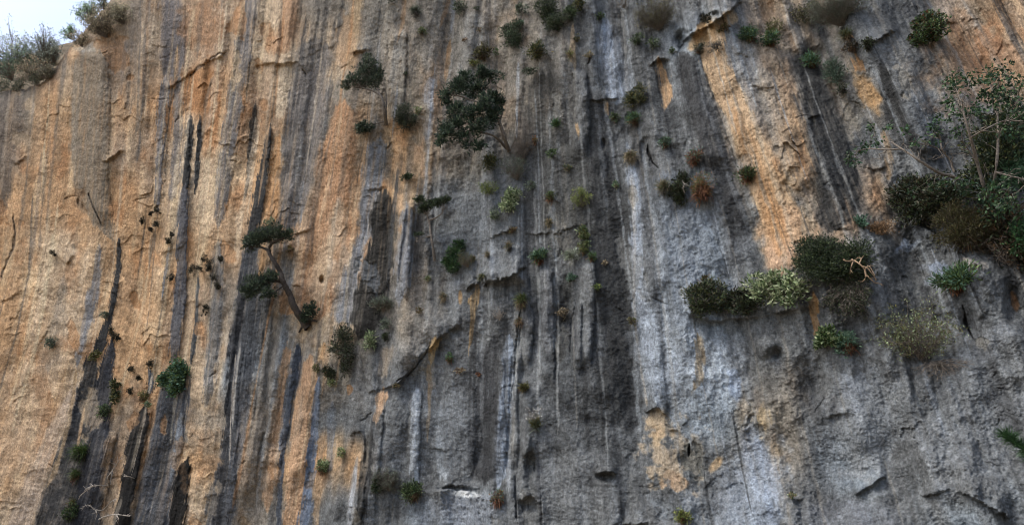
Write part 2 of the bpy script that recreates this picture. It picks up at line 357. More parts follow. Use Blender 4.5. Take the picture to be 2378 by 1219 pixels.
streak((190, 142, 98), [(645, 310, 8), (640, 380, 10), (633, 440, 16), (632, 500, 14), (622, 530, 8)], .85, .3)
streak((188, 146, 104), [(612, 570, 9), (610, 610, 10), (606, 650, 7)], .8, .3)
streak((112, 112, 114), [(655, 560, 14), (665, 620, 14), (660, 700, 20)], .6, .5)
streak((184, 138, 104), [(798, 235, 14), (794, 300, 32), (785, 350, 44), (776, 450, 46), (770, 520, 50), (750, 600, 56), (738, 680, 50), (728, 745, 34)], .8, .3)
streak(PP, [(790, 470, 18), (775, 560, 20), (748, 620, 22), (735, 700, 20)], .55, .6)
blob((206, 186, 170), 790, 640, 26, 55, 14, .5, .7)
streak((122, 124, 130), [(878, 320, 22), (870, 400, 25), (856, 470, 22), (850, 540, 18), (826, 610, 18), (806, 680, 24), (800, 755, 30)], .8, .3)
streak((186, 142, 108), [(862, 545, 5), (846, 600, 7), (832, 660, 6)], .7, .4)
streak((62, 60, 57), [(892, 442, 20), (886, 500, 28), (890, 560, 30), (876, 620, 34), (860, 680, 36), (850, 740, 34), (842, 790, 22)], .9, .16, 0, .3, .4)
streak((92, 88, 80), [(918, 480, 12), (912, 560, 10), (905, 620, 10)], .6, .5)
streak((134, 135, 140), [(948, 480, 17), (942, 570, 17), (936, 640, 16), (926, 705, 8)], .8, .3)
streak((74, 74, 75), [(985, 480, 18), (975, 560, 18), (962, 640, 14)], .5, .5)
streak((162, 168, 180), [(1002, 175, 10), (996, 240, 13), (990, 330, 9)], .5, .6)
streak((196, 160, 130), [(978, 300, 8), (975, 370, 12), (985, 420, 8)], .6, .5)
streak((152, 144, 134), [(937, 70, 13), (926, 150, 16), (925, 220, 15), (916, 290, 10)], .75, .35)
streak((92, 88, 84), [(962, 90, 10), (952, 170, 8), (944, 250, 8)], .55, .5)
streak((180, 142, 110), [(942, -24, 4), (936, 50, 4), (922, 100, 3)], .85)
streak((180, 142, 110), [(1042, 0, 5), (1030, 40, 5), (1020, 70, 4)], .7)
streak((172, 146, 114), [(838, -24, 12), (822, 70, 12), (812, 160, 13)], .7, .4)
streak((150, 140, 130), [(1130, -24, 26), (1120, 60, 30), (1100, 140, 20)], .7, .5)
streak((172, 132, 96), [(1046, 90, 4), (1040, 140, 5), (1035, 190, 4)], .7)
streak((66, 66, 66), [(905, 330, 10), (900, 400, 14), (930, 450, 18)], .5, .6)
streak((160, 160, 162), [(1204, 140, 4), (1201, 240, 3), (1199, 330, 2)], .8, .4)
streak((84, 82, 78), [(1265, 170, 40), (1275, 260, 46), (1290, 360, 50), (1300, 470, 60), (1330, 600, 60)], .65, .5)
streak((72, 71, 69), [(1375, 210, 24), (1390, 320, 34), (1400, 440, 44), (1410, 560, 44), (1420, 700, 46), (1430, 820, 46), (1440, 960, 40)], .65, .5)
streak(LL, [(1405, 40, 10), (1412, 100, 24), (1430, 160, 34), (1440, 205, 30), (1428, 245, 16)], .8, .5)
streak((148, 150, 154), [(1530, 20, 20), (1540, 60, 20)], .3, .6)
streak((178, 144, 112), [(1528, 135, 7), (1540, 180, 12), (1550, 222, 13), (1542, 256, 7)], .9, .25)
streak((190, 156, 120), [(1408, 235, 4), (1411, 268, 4)], .85, .3)
streak((180, 148, 112), [(1340, 286, 5), (1344, 318, 2)], .9, .3)
streak((184, 160, 132), [(1330, 60, 5), (1330, 120, 7), (1335, 160, 5)], .7)
streak((76, 76, 78), [(1585, 120, 22), (1606, 200, 28), (1636, 280, 30), (1668, 370, 35), (1692, 440, 32), (1712, 520, 26)], .85, .3)
streak((188, 158, 128), [(1655, 60, 26), (1658, 140, 30), (1688, 210, 38), (1718, 270, 34), (1739, 330, 33), (1762, 390, 38), (1790, 450, 46), (1820, 510, 56), (1826, 560, 46), (1822, 622, 34)], .97, .18, 0, .3, .15, 0)
blob((192, 156, 126), 1828, 540, 66, 62, 0, .95, .35)
blob((190, 156, 132), 1812, 600, 34, 40, 0, .95, .35)
blob((182, 140, 100), 1790, 500, 18, 60, -14, .5, .9)
streak((186, 136, 92), [(1705, 250, 12), (1735, 330, 16), (1762, 400, 16), (1790, 470, 20), (1806, 540, 22), (1815, 600, 14)], .55, .5)
streak((158, 154, 150), [(1682, 265, 10), (1700, 340, 8), (1726, 420, 8), (1750, 500, 8)], .55, .5)
streak((154, 144, 134), [(1775, 160, 20), (1790, 250, 26), (1810, 330, 22), (1840, 420, 18)], .6, .5)
streak((70, 69, 68), [(1860, 120, 24), (1882, 180, 30), (1900, 250, 38), (1925, 330, 48), (1945, 410, 56), (1950, 480, 52), (1930, 540, 30)], .88, .3)
blob((180, 142, 102), 2012, 215, 22, 56, -32, .88, .5)
streak((190, 140, 96), [(1985, 130, 10), (2000, 170, 14)], .7)
streak((66, 66, 66), [(2046, 150, 14), (2066, 220, 18), (2090, 290, 22), (2120, 350, 26)], .85, .3)
streak((80, 80, 82), [(2140, 110, 20), (2165, 170, 20), (2185, 210, 14)], .7, .4)
streak((168, 150, 138), [(2170, -24, 30), (2240, 60, 40), (2330, 150, 60)], .7, .5)
streak((158, 118, 88), [(2200, 40, 12), (2235, 110, 24), (2280, 200, 22)], .6, .5)
blob((158, 112, 84), 2290, 110, 34, 40, 0, .6, .9)
streak(LL, [(1462, 350, 8), (1470, 400, 14), (1478, 450, 15), (1480, 510, 14), (1474, 570, 12), (1480, 640, 13), (1488, 700, 18), (1510, 760, 32), (1540, 830, 42), (1560, 920, 36)], .75, .5, gr=.3)
streak((184, 166, 146), [(1466, 400, 4), (1470, 450, 6), (1474, 560, 3), (1472, 700, 3), (1480, 800, 3), (1492, 880, 3), (1502, 940, 4)], .6, .5)
streak((118, 125, 136), [(1560, 400, 50), (1570, 520, 70), (1580, 640, 60), (1570, 760, 50)], .45, .6)
streak((66, 66, 68), [(1700, 470, 18), (1712, 540, 24), (1700, 610, 18), (1670, 660, 10)], .6, .5)
streak((150, 156, 166), [(1590, 690, 7), (1598, 730, 10), (1612, 780, 12), (1620, 830, 8)], .75, .4)
streak((174, 152, 124), [(1622, 770, 9), (1628, 830, 13), (1624, 880, 10), (1608, 910, 6)], .7, .4)
blob((168, 148, 128), 1525, 985, 22, 34, 0, .8, .8)
blob((170, 150, 128), 1560, 1070, 52, 55, 0, .8, 1.1)
blob((168, 138, 112), 1530, 1005, 18, 12, 0, .5, .9)
blob((166, 134, 108), 1575, 1120, 26, 16, 0, .7, .6)
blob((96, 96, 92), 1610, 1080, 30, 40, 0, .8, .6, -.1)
blob((184, 156, 124), 1662, 1078, 20, 10, -50, .9, .4)
blob((150, 162, 182), 1706, 895, 14, 38, -10, .75, .7)
streak((136, 146, 164), [(1735, 970, 10), (1752, 1030, 24), (1770, 1100, 34), (1776, 1180, 30), (1770, 1240, 30)], .65, .6)
streak((176, 154, 122), [(1772, 940, 14), (1776, 980, 14), (1768, 1020, 8)], .75, .4)
blob((164, 140, 110), 1800, 1050, 16, 30, 0, .5, .6)
streak((134, 140, 152), [(1690, 700+380, 30), (1700, 1150, 40), (1690, 1240, 40)], .45, .6)
streak((170, 138, 98), [(1110, 668, 10), (1102, 700, 10), (1097, 740, 5), (1093, 790, 4), (1088, 815, 3)], .85, .25)
blob((176, 136, 92), 1069, 690, 5, 14, 0, .8, .4)
streak((190, 156, 110), [(1016, 780, 10), (1006, 810, 9), (1000, 840, 6)], .9, .3)
streak((160, 132, 102), [(996, 840, 5), (998, 900, 5), (996, 960, 4), (992, 1020, 3)], .7)
streak((184, 148, 120), [(890, 905, 14), (882, 940, 12), (874, 975, 6), (872, 990, 3)], .92, .2)
streak((160, 144, 128), [(905, 800, 18), (892, 850, 14), (888, 880, 12)], .7, .4)
streak((196, 154, 112), [(750, 800, 12), (748, 840, 10)], .8, .4)
streak((76, 82, 94), [(692, 805, 12), (682, 880, 13), (668, 930, 11), (660, 990, 10), (655, 1050, 7), (651, 1120, 6), (645, 1240, 6)], .95, .15, .05, .2, .3)
streak((186, 148, 118), [(668, 800, 9), (655, 880, 12), (642, 980, 13), (628, 1080, 10), (620, 1180, 12)], .85, .3)
streak((190, 152, 122), [(722, 830, 16), (715, 900, 22), (704, 980, 27), (698, 1060, 26), (692, 1150, 28), (680, 1240, 30)], .9, .16)
streak((128, 124, 118), [(620, 800, 16), (615, 900, 18), (608, 980, 16), (592, 1080, 14)], .6, .5)
streak((98, 108, 126), [(740, 880, 6), (733, 940, 8), (728, 1000, 10), (722, 1080, 10), (716, 1160, 13), (706, 1240, 16)], .9, .2, .04)
streak((98, 106, 118), [(772, 940, 10), (768, 1020, 10), (765, 1100, 8)], .5, .4)
streak((166, 140, 116), [(748, 1010, 4), (745, 1060, 5), (738, 1140, 8), (732, 1219, 6)], .7, .4)
streak((60, 58, 55), [(862, 1000, 10), (852, 1080, 12), (842, 1160, 12), (832, 1240, 12)], .6, .4)
streak((156, 150, 146), [(825, 1080, 5), (818, 1140, 8), (812, 1219, 5)], .65, .4)
streak((168, 171, 176), [(968, 900, 9), (966, 960, 10), (963, 1020, 10), (960, 1080, 10), (966, 1120, 12)], .8, .4)
streak((146, 150, 154), [(1025, 940, 5), (1022, 1010, 8), (1024, 1080, 9), (1030, 1120, 12)], .6, .5)
streak((140, 148, 161), [(1184, 780, 10), (1180, 840, 13), (1176, 930, 16), (1166, 1000, 17), (1160, 1080, 15), (1156, 1130, 9)], .8, .35)
streak((66, 66, 68), [(1148, 780, 18), (1135, 860, 22), (1128, 950, 26), (1118, 1040, 32), (1124, 1120, 28)], .75, .4)
streak((130, 124, 118), [(995, 740, 18), (980, 790, 22), (945, 840, 20)], .6, .5)
blob((128, 131, 138), 1075, 1190, 88, 44, 0, .75, .4)
blob((186, 184, 182), 1078, 1146, 36, 8, 6, .85, .4)
streak((116, 115, 116), [(1268, 625, 12), (1270, 720, 13), (1272, 820, 12)], .7, .3)
streak((118, 118, 118), [(1366, 620, 15), (1364, 700, 15), (1355, 780, 14), (1350, 840, 12)], .75, .3)
streak((72, 70, 66), [(1318, 640, 12), (1310, 740, 14), (1300, 840, 16)], .6, .4)
streak((124, 122, 120), [(1208, 680, 8), (1225, 760, 10), (1216, 850, 10)], .6, .5)
blob((134, 146, 168), 2105, 570, 22, 14, -20, .7, .9)
blob((134, 146, 168), 2172, 622, 26, 16, 20, .7, .9)
blob((144, 150, 164), 2155, 655, 16, 14, 0, .6, .9)
blob((164, 152, 142), 2250, 612, 34, 12, 4, .6, .7)
blob((132, 130, 128), 2005, 1060, 40, 50, 20, .5, 1.0)
blob((128, 132, 142), 1985, 900, 30, 40, 0, .4, .9)
blob((140, 142, 148), 2290, 790, 60, 40, 0, .35, .9)
streak((128, 132, 144), [(1960, 1160, 90), (1990, 1240, 110)], .4, .6)
streak((166, 126, 86), [(1888, 680, 8), (1892, 730, 11), (1896, 770, 8), (1900, 800, 4)], .85, .3)
streak((150, 108, 76), [(2352, 680, 6), (2360, 720, 8)], .7)
streak((148, 138, 130), [(2060, 395, 10), (2050, 420, 6)], .7)
streak((160, 126, 92), [(2050, 300, 8), (2064, 360, 10), (2062, 420, 8)], .5, .5)
blob((172, 140, 100), 1642, 72, 22, 30, 30, .7, .7)
blob((190, 158, 120), 1690, 40, 18, 22, 0, .7, .7)
blob((186, 150, 110), 1620, 85, 12, 34, 25, .8, .5)
blob((192, 180, 166), 70, 0, 1, 1)
blob((196, 186, 176), 205, 112, 34, 10, -8, .7, .5)
blob((112, 112, 110), 1400, 700, 30, 60, 0, .2, .8)
blob((116, 118, 120), 1110, 520, 110, 90, 0, .6, .8, 0, .6)
blob((120, 120, 120), 1160, 400, 70, 60, 0, .4, .8, 0, .6)
blob((112, 112, 112), 1180, 600, 110, 40, 0, .5, .8, 0, .6)
blob((150, 157, 166), 1545, 850, 60, 120, -6, .5, .9, 0, .6)
blob((148, 156, 168), 1760, 1120, 60, 90, 8, .55, .9, 0, .6)
blob((132, 138, 146), 1620, 620, 70, 120, 0, .45, .9, 0, .6)
blob((136, 142, 150), 1640, 1190, 120, 50, 0, .45, .9, 0, .6)
blob((128, 132, 138), 2000, 960, 80, 120, 0, .4, 1.0, 0, .6)
blob((128, 131, 136), 2250, 960, 100, 140, 0, .35, 1.0, 0, .6)
blob((120, 124, 130), 1060, 1000, 60, 100, 0, .4, .9, 0, .6)
blob((160, 146, 130), 1570, 1060, 62, 62, 0, .6, 1.4)
blob((176, 152, 122), 1534, 990, 26, 36, 0, .6, .9)
blob((168, 138, 114), 1572, 1116, 34, 20, 0, .5, 1.1)
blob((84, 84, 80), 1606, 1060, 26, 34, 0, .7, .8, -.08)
streak((142, 148, 158), [(1455, 330, 6), (1472, 420, 10), (1480, 520, 12), (1478, 640, 12), (1492, 740, 12), (1510, 860, 16), (1530, 940, 10)], .6, .6)
streak((138, 138, 136), [(1100, 30, 30), (1090, 140, 34), (1075, 260, 20)], .5, .6)
streak((136, 132, 126), [(905, -20, 40), (895, 120, 44), (880, 220, 20)], .4, .6)
blob((196, 176, 156), 300, 130, 60, 120, 0, .35, .9, 0, .6)
blob((190, 166, 146), 60, 1000, 90, 160, 0, .4, .9, 0, .6)
blob((150, 134, 122), 600, 1050, 40, 120, 0, .4, .9, 0, .6)
blob((128, 120, 112), 480, 1000, 40, 60, 0, .5, .9, 0, .5)
blob((158, 116, 86), 2290, 150, 120, 100, 0, .5, .9, 0, .6)
streak((70, 71, 73), [(1225, 250, 16), (1228, 400, 22), (1232, 600, 20), (1240, 800, 22)], .45, .6)
streak((62, 63, 65), [(1405, 300, 24), (1415, 480, 34), (1430, 680, 36), (1450, 860, 34), (1465, 1000, 24)], .5, .6)
streak((66, 67, 70), [(1110, 820, 30), (1116, 960, 34), (1120, 1100, 30)], .4, .6)
streak((68, 68, 70), [(1860, 860, 24), (1890, 980, 30), (1915, 1100, 34), (1930, 1200, 30)], .45, .7)
streak((72, 72, 74), [(2260, 780, 20), (2310, 900, 22), (2360, 1010, 22)], .4, .7)
streak((128, 120, 112), [(610, 720, 10), (628, 820, 26), (620, 920, 30), (606, 1010, 26), (596, 1100, 22), (585, 1230, 20)], .6, .4)
streak((120, 114, 110), [(150, 640, 8), (130, 760, 20), (110, 860, 26)], .35, .6)
streak((116, 108, 102), [(320, -10, 14), (310, 120, 16), (300, 260, 12)], .5, .5)
streak((124, 116, 108), [(735, -10, 40), (720, 100, 40), (715, 160, 30)], .55, .4)
# scars where slabs have come away
for i in range(110):
    x_ = rng.uniform(-200, 2600); y_ = rng.uniform(-100, 1240); q_ = rng.uniform(6, 26)
    cc = [(176, 122, 78), (206, 178, 146), (160, 128, 100)][rng.randint(3)] if x_ < 820 else [(126, 124, 120), (92, 92, 94), (144, 134, 120), (110, 114, 120)][rng.randint(4)]
    blob(cc, x_, y_, q_, q_*rng.uniform(.8, 3), rng.uniform(-25, 10), rng.uniform(.25, .6), 1.0, -rng.uniform(.02, .09), .18)
# long continuous drip lines of the grey side
for i in range(85):
    x_ = rng.uniform(700, 2400); y_ = rng.uniform(-300, 500); ln = rng.uniform(300, 1000); w0 = rng.uniform(1.2, 5.5); pts = []
    for q in range(12):
        k_ = float(bil(KX, KY, KT, np.array([x_]), np.array([y_]))[0]); pts.append((x_, y_, w0*(.5+.9*rng.rand()))); x_ += k_*ln/11+rng.uniform(-4, 4); y_ += ln/11
    streak([(156, 160, 165), (58, 59, 62), (172, 170, 166), (70, 70, 72), (142, 132, 120)][rng.randint(5)], pts, rng.uniform(.18, .45), .75, 0, .9)
for i in range(45):
    x_ = rng.uniform(-150, 850); y_ = rng.uniform(-200, 700); ln = rng.uniform(250, 700); w0 = rng.uniform(1.2, 4.5); pts = []
    for q in range(12):
        k_ = float(bil(KX, KY, KT, np.array([x_]), np.array([y_]))[0]); pts.append((x_, y_, w0*(.5+.9*rng.rand()))); x_ += k_*ln/11+rng.uniform(-4, 4); y_ += ln/11
    streak([(214, 196, 168), (96, 92, 90), (206, 184, 154), (176, 122, 80)][rng.randint(4)], pts, rng.uniform(.3, .6), .6)
# many fine pale
for i in range(150):
    x0 = rng.uniform(-300, 2600); y0 = rng.uniform(-150, 1150); ln = rng.uniform(60, 330); w0 = rng.uniform(1.0, 4.5)
    pts = []; x_ = x0
    for q in range(6):
        y_ = y0+ln*q/5; k_ = float(bil(KX, KY, KT, np.array([x_]), np.array([y_]))[0])
        pts.append((x_, y_, w0*(.4+1.0*math.sin(math.pi*(q+.6)/6)))); x_ += k_*ln/5
    if x0 < 820: cc = [(206, 188, 168), (120, 110, 106), (196, 150, 110), (84, 80, 78)][rng.randint(4)]
    else: cc = [(150, 154, 162), (64, 64, 64), (132, 126, 118), (84, 84, 86)][rng.randint(4)]
    streak(cc, pts, rng.uniform(.3, .6), .6)

# ---- shapes of the face: roofs, flakes, columns, hollows
ledge([(1082, 676), (1096, 660), (1150, 655), (1200, 634), (1218, 622)], .8, 45)
ledge([(858, 908), (905, 902), (935, 882), (985, 822), (1030, 778), (1062, 756)], .42, 55)
ledge([(1572, 118), (1600, 84), (1650, 58), (1706, 18), (1716, 4)], .9, 50)
ledge([(1512, 150), (1530, 136), (1552, 138)], .4, 22)
ledge([(598, 150), (640, 148), (690, 146), (705, 168)], .28, 60)
ledge([(392, 206), (430, 182), (480, 147), (524, 122)], .32, 40)
ledge([(816, 121), (842, 122), (868, 114)], .3, 25)
ledge([(684, 546), (700, 536), (722, 530)], .25, 20)
ledge([(1362, 234), (1400, 232), (1434, 230)], .35, 35)
ledge([(242, 372), (258, 368), (284, 350)], .35, 22)
ledge([(20, 372), (42, 380), (62, 364)], .3, 20)
ledge([(138, 602), (154, 614), (170, 596)], .35, 40)
ledge([(0, 700), (22, 692), (60, 672)], .2, 22)
ledge([(360, 590), (400, 582), (440, 560)], .12, 20)
ledge([(90, 800), (110, 770), (120, 752)], .2, 22)
ledge([(84, 398), (100, 402)], .15, 14)
ledge([(820, 1008), (835, 1002), (842, 1012)], .5, 30)
ledge([(1218, 1058), (1230, 1050), (1242, 1052)], .6, 40)
ledge([(1212, 1160), (1230, 1152), (1250, 1166)], .55, 28)
ledge([(1386, 1100), (1408, 1092), (1428, 1096)], .4, 22)
ledge([(1502, 955), (1525, 948), (1548, 962), (1566, 984), (1580, 996), (1592, 980)], .3, 30)
ledge([(1556, 1000), (1578, 1002)], .2, 12)
ledge([(1640, 1130), (1650, 1118), (1680, 1096)], .15, 14)
ledge([(1880, 272), (1900, 268)], .2, 12)
ledge([(2010, 385), (2030, 393), (2055, 390)], .3, 18)
ledge([(2196, 55), (2225, 52), (2240, 42)], .35, 30)
ledge([(1690, 128), (1720, 124), (1750, 132)], .2, 14)
ledge([(1740, 200), (1790, 205), (1840, 190)], .12, 20)
ledge([(1360, 1232), (1420, 1220), (1500, 1214)], .3, 30)
ledge([(1915, 970), (1945, 962), (1965, 958)], .2, 14)
ledge([(1990, 1145), (2020, 1130), (2052, 1108)], .35, 26)
ledge([(2000, 1088), (2025, 1080)], .2, 14)
ledge([(2140, 1150), (2180, 1144), (2210, 1138)], .2, 20)
ledge([(2230, 1140), (2290, 1170), (2350, 1205)], .5, 60)
ledge([(1940, 1022), (1970, 1020)], .16, 12)
ledge([(840, 445), (870, 440), (898, 432)], .22, 26)
ledge([(2005, 100), (2040, 92), (2080, 70)], .3, 30)
ledge([(1100, 595), (1150, 585), (1200, 570)], -.25, 30)
ledge([(1130, 560), (1160, 540), (1200, 538)], .25, 30)
ledge([(1225, 545), (1290, 540), (1340, 525)], .15, 22)
ledge([(980, 1136), (1020, 1134), (1070, 1140), (1110, 1150), (1140, 1156)], .5, 50, bench=True)
ledge([(1030, 1128), (1070, 1130), (1108, 1136)], .25, 30)
ledge([(150, 128), (180, 124), (222, 126), (262, 108)], .18, 30, bench=True)
ledge([(1000, 1100-60), (1060, 1046), (1110, 1050)], .12, 25)
ledge([(2070, 510), (2120, 520), (2170, 540), (2230, 590), (2330, 640)], .35, 40, bench=True)
ledge([(1590, 725), (1650, 745), (1720, 740), (1790, 730), (1880, 712)], .35, 60)
ledge([(1720, 600), (1700, 610)][::-1], .1, 10)
for x_, y_, rx_, ry_, dp in [(1228, 1092, 12, 34, -.45), (1231, 1172, 18, 16, -.4), (1406, 1108, 18, 9, -.4), (1584, 94, 15, 19, -.7), (1640, 50, 10, 12, -.5), (1664, 36, 12, 8, -.5),
        (748, 650, 5, 8, -.5), (1788, 30, 26, 50, -.7), (828, 1030, 12, 22, -.35), (1402, 335, 5, 10, -.3), (2248, 745, 16, 36, -.25), (2350, 700, 14, 40, -.4), (1880, 900, 30, 60, -.35),
        (1775, 806, 24, 18, .4), (1870, 98, 34, 20, .3), (1860, 110, 18, 40, .2), (1800, 820, 12, 12, -.4), (1060, 770, 18, 10, -.2), (200, 470, 9, 26, -.2), (1300, 200, 14, 60, .2),
        (1325, 650, 14, 60, -.12), (1160, 640, 50, 12, .25), (1930, 640, 60, 50, .3), (2230, 700, 60, 40, .3), (1500, 350, 10, 30, -.35), (1515, 375, 6, 14, -.3), (610, 1120, 12, 60, -.12),
        (985, 760, 30, 40, .3), (958, 830, 34, 30, .3), (380, 196, 18, 10, .12), (1690, 560, 26, 30, -.15), (1020, 820, 10, 18, -.15), (1540, 190, 12, 48, -.2), (2010, 220, 24, 50, -.2)]:
    blob(None, x_, y_, rx_, ry_, 0, 0, .35, dp)
ridge([(1345, 165, 16), (1352, 220, 18), (1352, 300, 20), (1346, 370, 22)], .45)
ridge([(888, 445, 22), (880, 520, 28), (870, 620, 36), (855, 700, 40), (845, 790, 34)], .35, -.4)
ridge([(926, 480, 18), (918, 560, 18), (908, 660, 16)], .3, .3)
ridge([(948, 470, 16), (940, 580, 18), (930, 700, 16)], .4, .2)
ridge([(925, 70, 20), (922, 180, 22), (915, 300, 18)], .35)
ridge([(1268, 620, 16), (1270, 740, 18), (1272, 900, 18)], .3, .3)
ridge([(1365, 612, 20), (1362, 700, 22), (1352, 860, 22)], .35, .4)
ridge([(1340, 700, 12), (1338, 800, 13), (1336, 880, 12)], .25, .2)
ridge([(1216, 640, 14), (1226, 760, 14), (1214, 860, 16)], .3)
ridge([(1600, 120, 24), (1618, 200, 28), (1650, 300, 34), (1680, 400, 34)], .35)
ridge([(1412, 60, 16), (1400, 140, 12)], .2)
ridge([(966, 900, 14), (962, 1000, 15), (958, 1120, 14)], .22)
ridge([(1172, 820, 16), (1164, 940, 18), (1158, 1100, 16)], .3)
ridge([(880, 940, 14), (870, 1040, 16), (850, 1200, 20)], .3)
ridge([(835, 990, 10), (838, 1100, 14), (828, 1219, 14)], .25)
ridge([(248, 1000, 26), (232, 1060, 28), (215, 1180, 32)], .35, .3)
ridge([(400, 900, 30), (385, 1020, 40), (360, 1219, 44)], .3)
ridge([(345, 945, 10), (322, 1010, 22), (300, 1110, 22), (284, 1230, 22)], .3)
ridge([(430, 1070, 14), (420, 1130, 18), (408, 1235, 22)], .25)
ridge([(545, 800, 22), (535, 900, 20), (520, 1219, 26)], .2)
ridge([(205, 120, 48), (208, 260, 50), (208, 420, 44), (240, 520, 26)], .35)
ridge([(400, 0, 30), (398, 150, 30), (376, 260, 16), (368, 480, 12)], .22)
ridge([(575, 0, 24), (550, 200, 24), (522, 400, 20), (508, 520, 12)], .18)
ridge([(430, 270, 11), (424, 500, 15), (420, 650, 16), (405, 830, 16)], .18)
ridge([(625, 300, 8), (612, 400, 16), (590, 520, 18)], .2)
ridge([(1900, 180, 26), (1925, 300, 34), (1960, 440, 40)], .3)
ridge([(2090, 150, 34), (2130, 280, 40), (2160, 380, 30)], .35)
crack([(29, 488), (36, 540), (33, 572), (20, 600), (8, 632), (0, 656)], 2.4, .14, (84, 74, 66), .6)
crack([(207, 450), (214, 475), (228, 505), (236, 522)], 2.0, .18, (70, 62, 56), .6)
crack([(182, 460), (184, 480)], 1.6, .15)
crack([(1000, 800), (984, 826), (950, 868), (920, 888)], 2.2, .22)
crack([(1503, 330), (1505, 352), (1515, 378), (1530, 392)], 3.0, .22, (46, 44, 44), .8)
crack([(836, 820), (850, 900)], 1.5, .08)
crack([(524, 122), (498, 132), (470, 152), (430, 184), (405, 196)], 2.4, .14, (92, 82, 78), .6)
crack([(690, 145), (700, 158), (712, 175)], 2.0, .16)
crack([(1212, 700), (1200, 780), (1196, 860), (1186, 930)], 2.0, .16)
crack([(1196, 1100), (1200, 1219)], 2.2, .2)
crack([(1372, 132), (1364, 150)], 2.0, .2)
crack([(1238, 1050), (1242, 1100)], 1.8, .2)
crack([(1602, 1030), (1600, 1060)], 2.0, .25, (60, 54, 50), .7)
crack([(2236, 710), (2246, 760), (2262, 790)], 3.0, .15, (50, 48, 48), .6)
crack([(1340, 690), (1326, 760), (1324, 840)], 1.8, .14)
crack([(620, 985), (605, 1040), (596, 1090)], 1.8, .12)
crack([(480, 555), (520, 562), (555, 570)], 1.3, .06)
for i in range(45):      # short natural cracks
    x_ = rng.uniform(-100, 2450); y_ = rng.uniform(60, 1219); ln = rng.uniform(10, 46); a_ = rng.uniform(-.9, .5)
    pp = [(x_, y_)]
    for q in range(3):
        a_ += rng.uniform(-.5, .5); x_ += math.cos(a_)*ln/3; y_ += math.sin(a_)*ln/3; pp.append((x_, y_))
    crack(pp, rng.uniform(.9, 2.2), rng.uniform(.05, .15) if x_ < 820 else rng.uniform(.02, .07), (94, 80, 66) if x_ < 820 else (60, 58, 56), .2)

# ---- the brow of the cliff at top left
RIM = [(-560, 236), (-200, 222), (0, 212), (50, 208), (88, 196), (112, 178), (132, 152), (154, 122), (182, 88), (214, 52), (252, 6), (300, -60), (420, -180), (520, -300), (600, -380), (3000, -420)]
RY = np.interp(PX, [p[0] for p in RIM], [p[1] for p in RIM])+5*noise(PX/14, PX*0+.5, 91)+3*noise(PX/5, PX*0+.5, 92)
over = np.clip(RY-PY, 0, None)
H -= 1.6*np.exp(-np.clip(PY-RY, 0, None)/26)*(RY > -300)         # rounds over to the brow
yy = np.where(over > 0, RY, PY)
D0 = base_depth(PX, yy)-H
rx, ry, rz = ray(PX, yy)
VX = rx*D0; VY = D0.copy(); VZ = CAMP[2]+rz*D0
back = over*.09
VY += back; VX += -.02*back; VZ += -.04*back+.4*fbm(PX/40, PY/40, 3, 93)*np.clip(over/60, 0, 1)*.5-.3*np.clip(over/30, 0, 1)
g_ = C.mean(-1, keepdims=True); wm_ = np.clip((C[..., :1]-C[..., 2:])/40, 0, 1)
C = g_+(C-g_)*np.where(C[..., 2:] > C[..., :1], .85, .82)
C = C*(.95+.01*wm_)*(np.array([.96, .995, 1.01])*(1-wm_)+np.array([.955, .955, .91])*wm_)
C = C*np.clip(C.mean(-1, keepdims=True)/98, .35, 1)**.5*np.clip(C.mean(-1, keepdims=True)/112, .5, 1.35)**(.12*(1-wm_))
C = np.clip(C, 14, 225)
V = np.stack([VX, VY, VZ], -1).reshape(-1, 3)
nx, ny = len(XS), len(YS)
idx = np.arange(nx*ny).reshape(ny, nx)
F = np.stack([idx[:-1, :-1], idx[1:, :-1], idx[1:, 1:], idx[:-1, 1:]], -1).reshape(-1, 4)
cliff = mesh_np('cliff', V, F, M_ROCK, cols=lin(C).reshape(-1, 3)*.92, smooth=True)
tag(cliff, 'limestone cliff face streaked orange, grey and black', None, None, 'structure')
# smooth version of the face for anchoring plants
def boxblur(A, k):
    for ax in (0, 1):
        cs = np.cumsum(np.concatenate([np.repeat(np.take(A, [0], ax), k+1, ax), A, np.repeat(np.take(A, [-1], ax), k, ax)], ax), ax)
        n_ = A.shape[ax]; hi = np.take(cs, np.arange(2*k+1, 2*k+1+n_), ax); lo2 = np.take(cs, np.arange(0, n_), ax)
        A = (hi-lo2)/(2*k+1)
    return A
DM = D0.copy()
for q in (1, 2, 3):
    for dy_, dx_ in ((q, 0), (-q, 0), (0, q), (0, -q), (q, q), (-q, -q), (q, -q), (-q, q)): DM = np.minimum(DM, np.roll(np.roll(D0, dy_*2, 0), dx_*2, 1))
DS = .45*boxblur(D0, 5)+.55*DM
def depth_at(x, y):
    i = int(np.clip(np.searchsorted(XS, x), 0, nx-1)); j = int(np.clip(np.searchsorted(YS, y), 0, ny-1)); return float(DS[j, i])
def P(x, y, out=0.0):                 # point on the face (or 'out' metres in front of it)
    d = depth_at(x, y)-out; a_, b_, c_ = ray(x, y)
    return np.array([float(a_)*d, d, CAMP[2]+float(c_)*d])
def mpp(x, y): return float(np.linalg.norm(P(x, y)-CAMP))/FPX*.97
OUT = np.array([-.46, -.885, .06]); OUT /= np.linalg.norm(OUT); RGT = np.array([.885, -.46, 0]); UP = np.array([0, 0, 1.0])

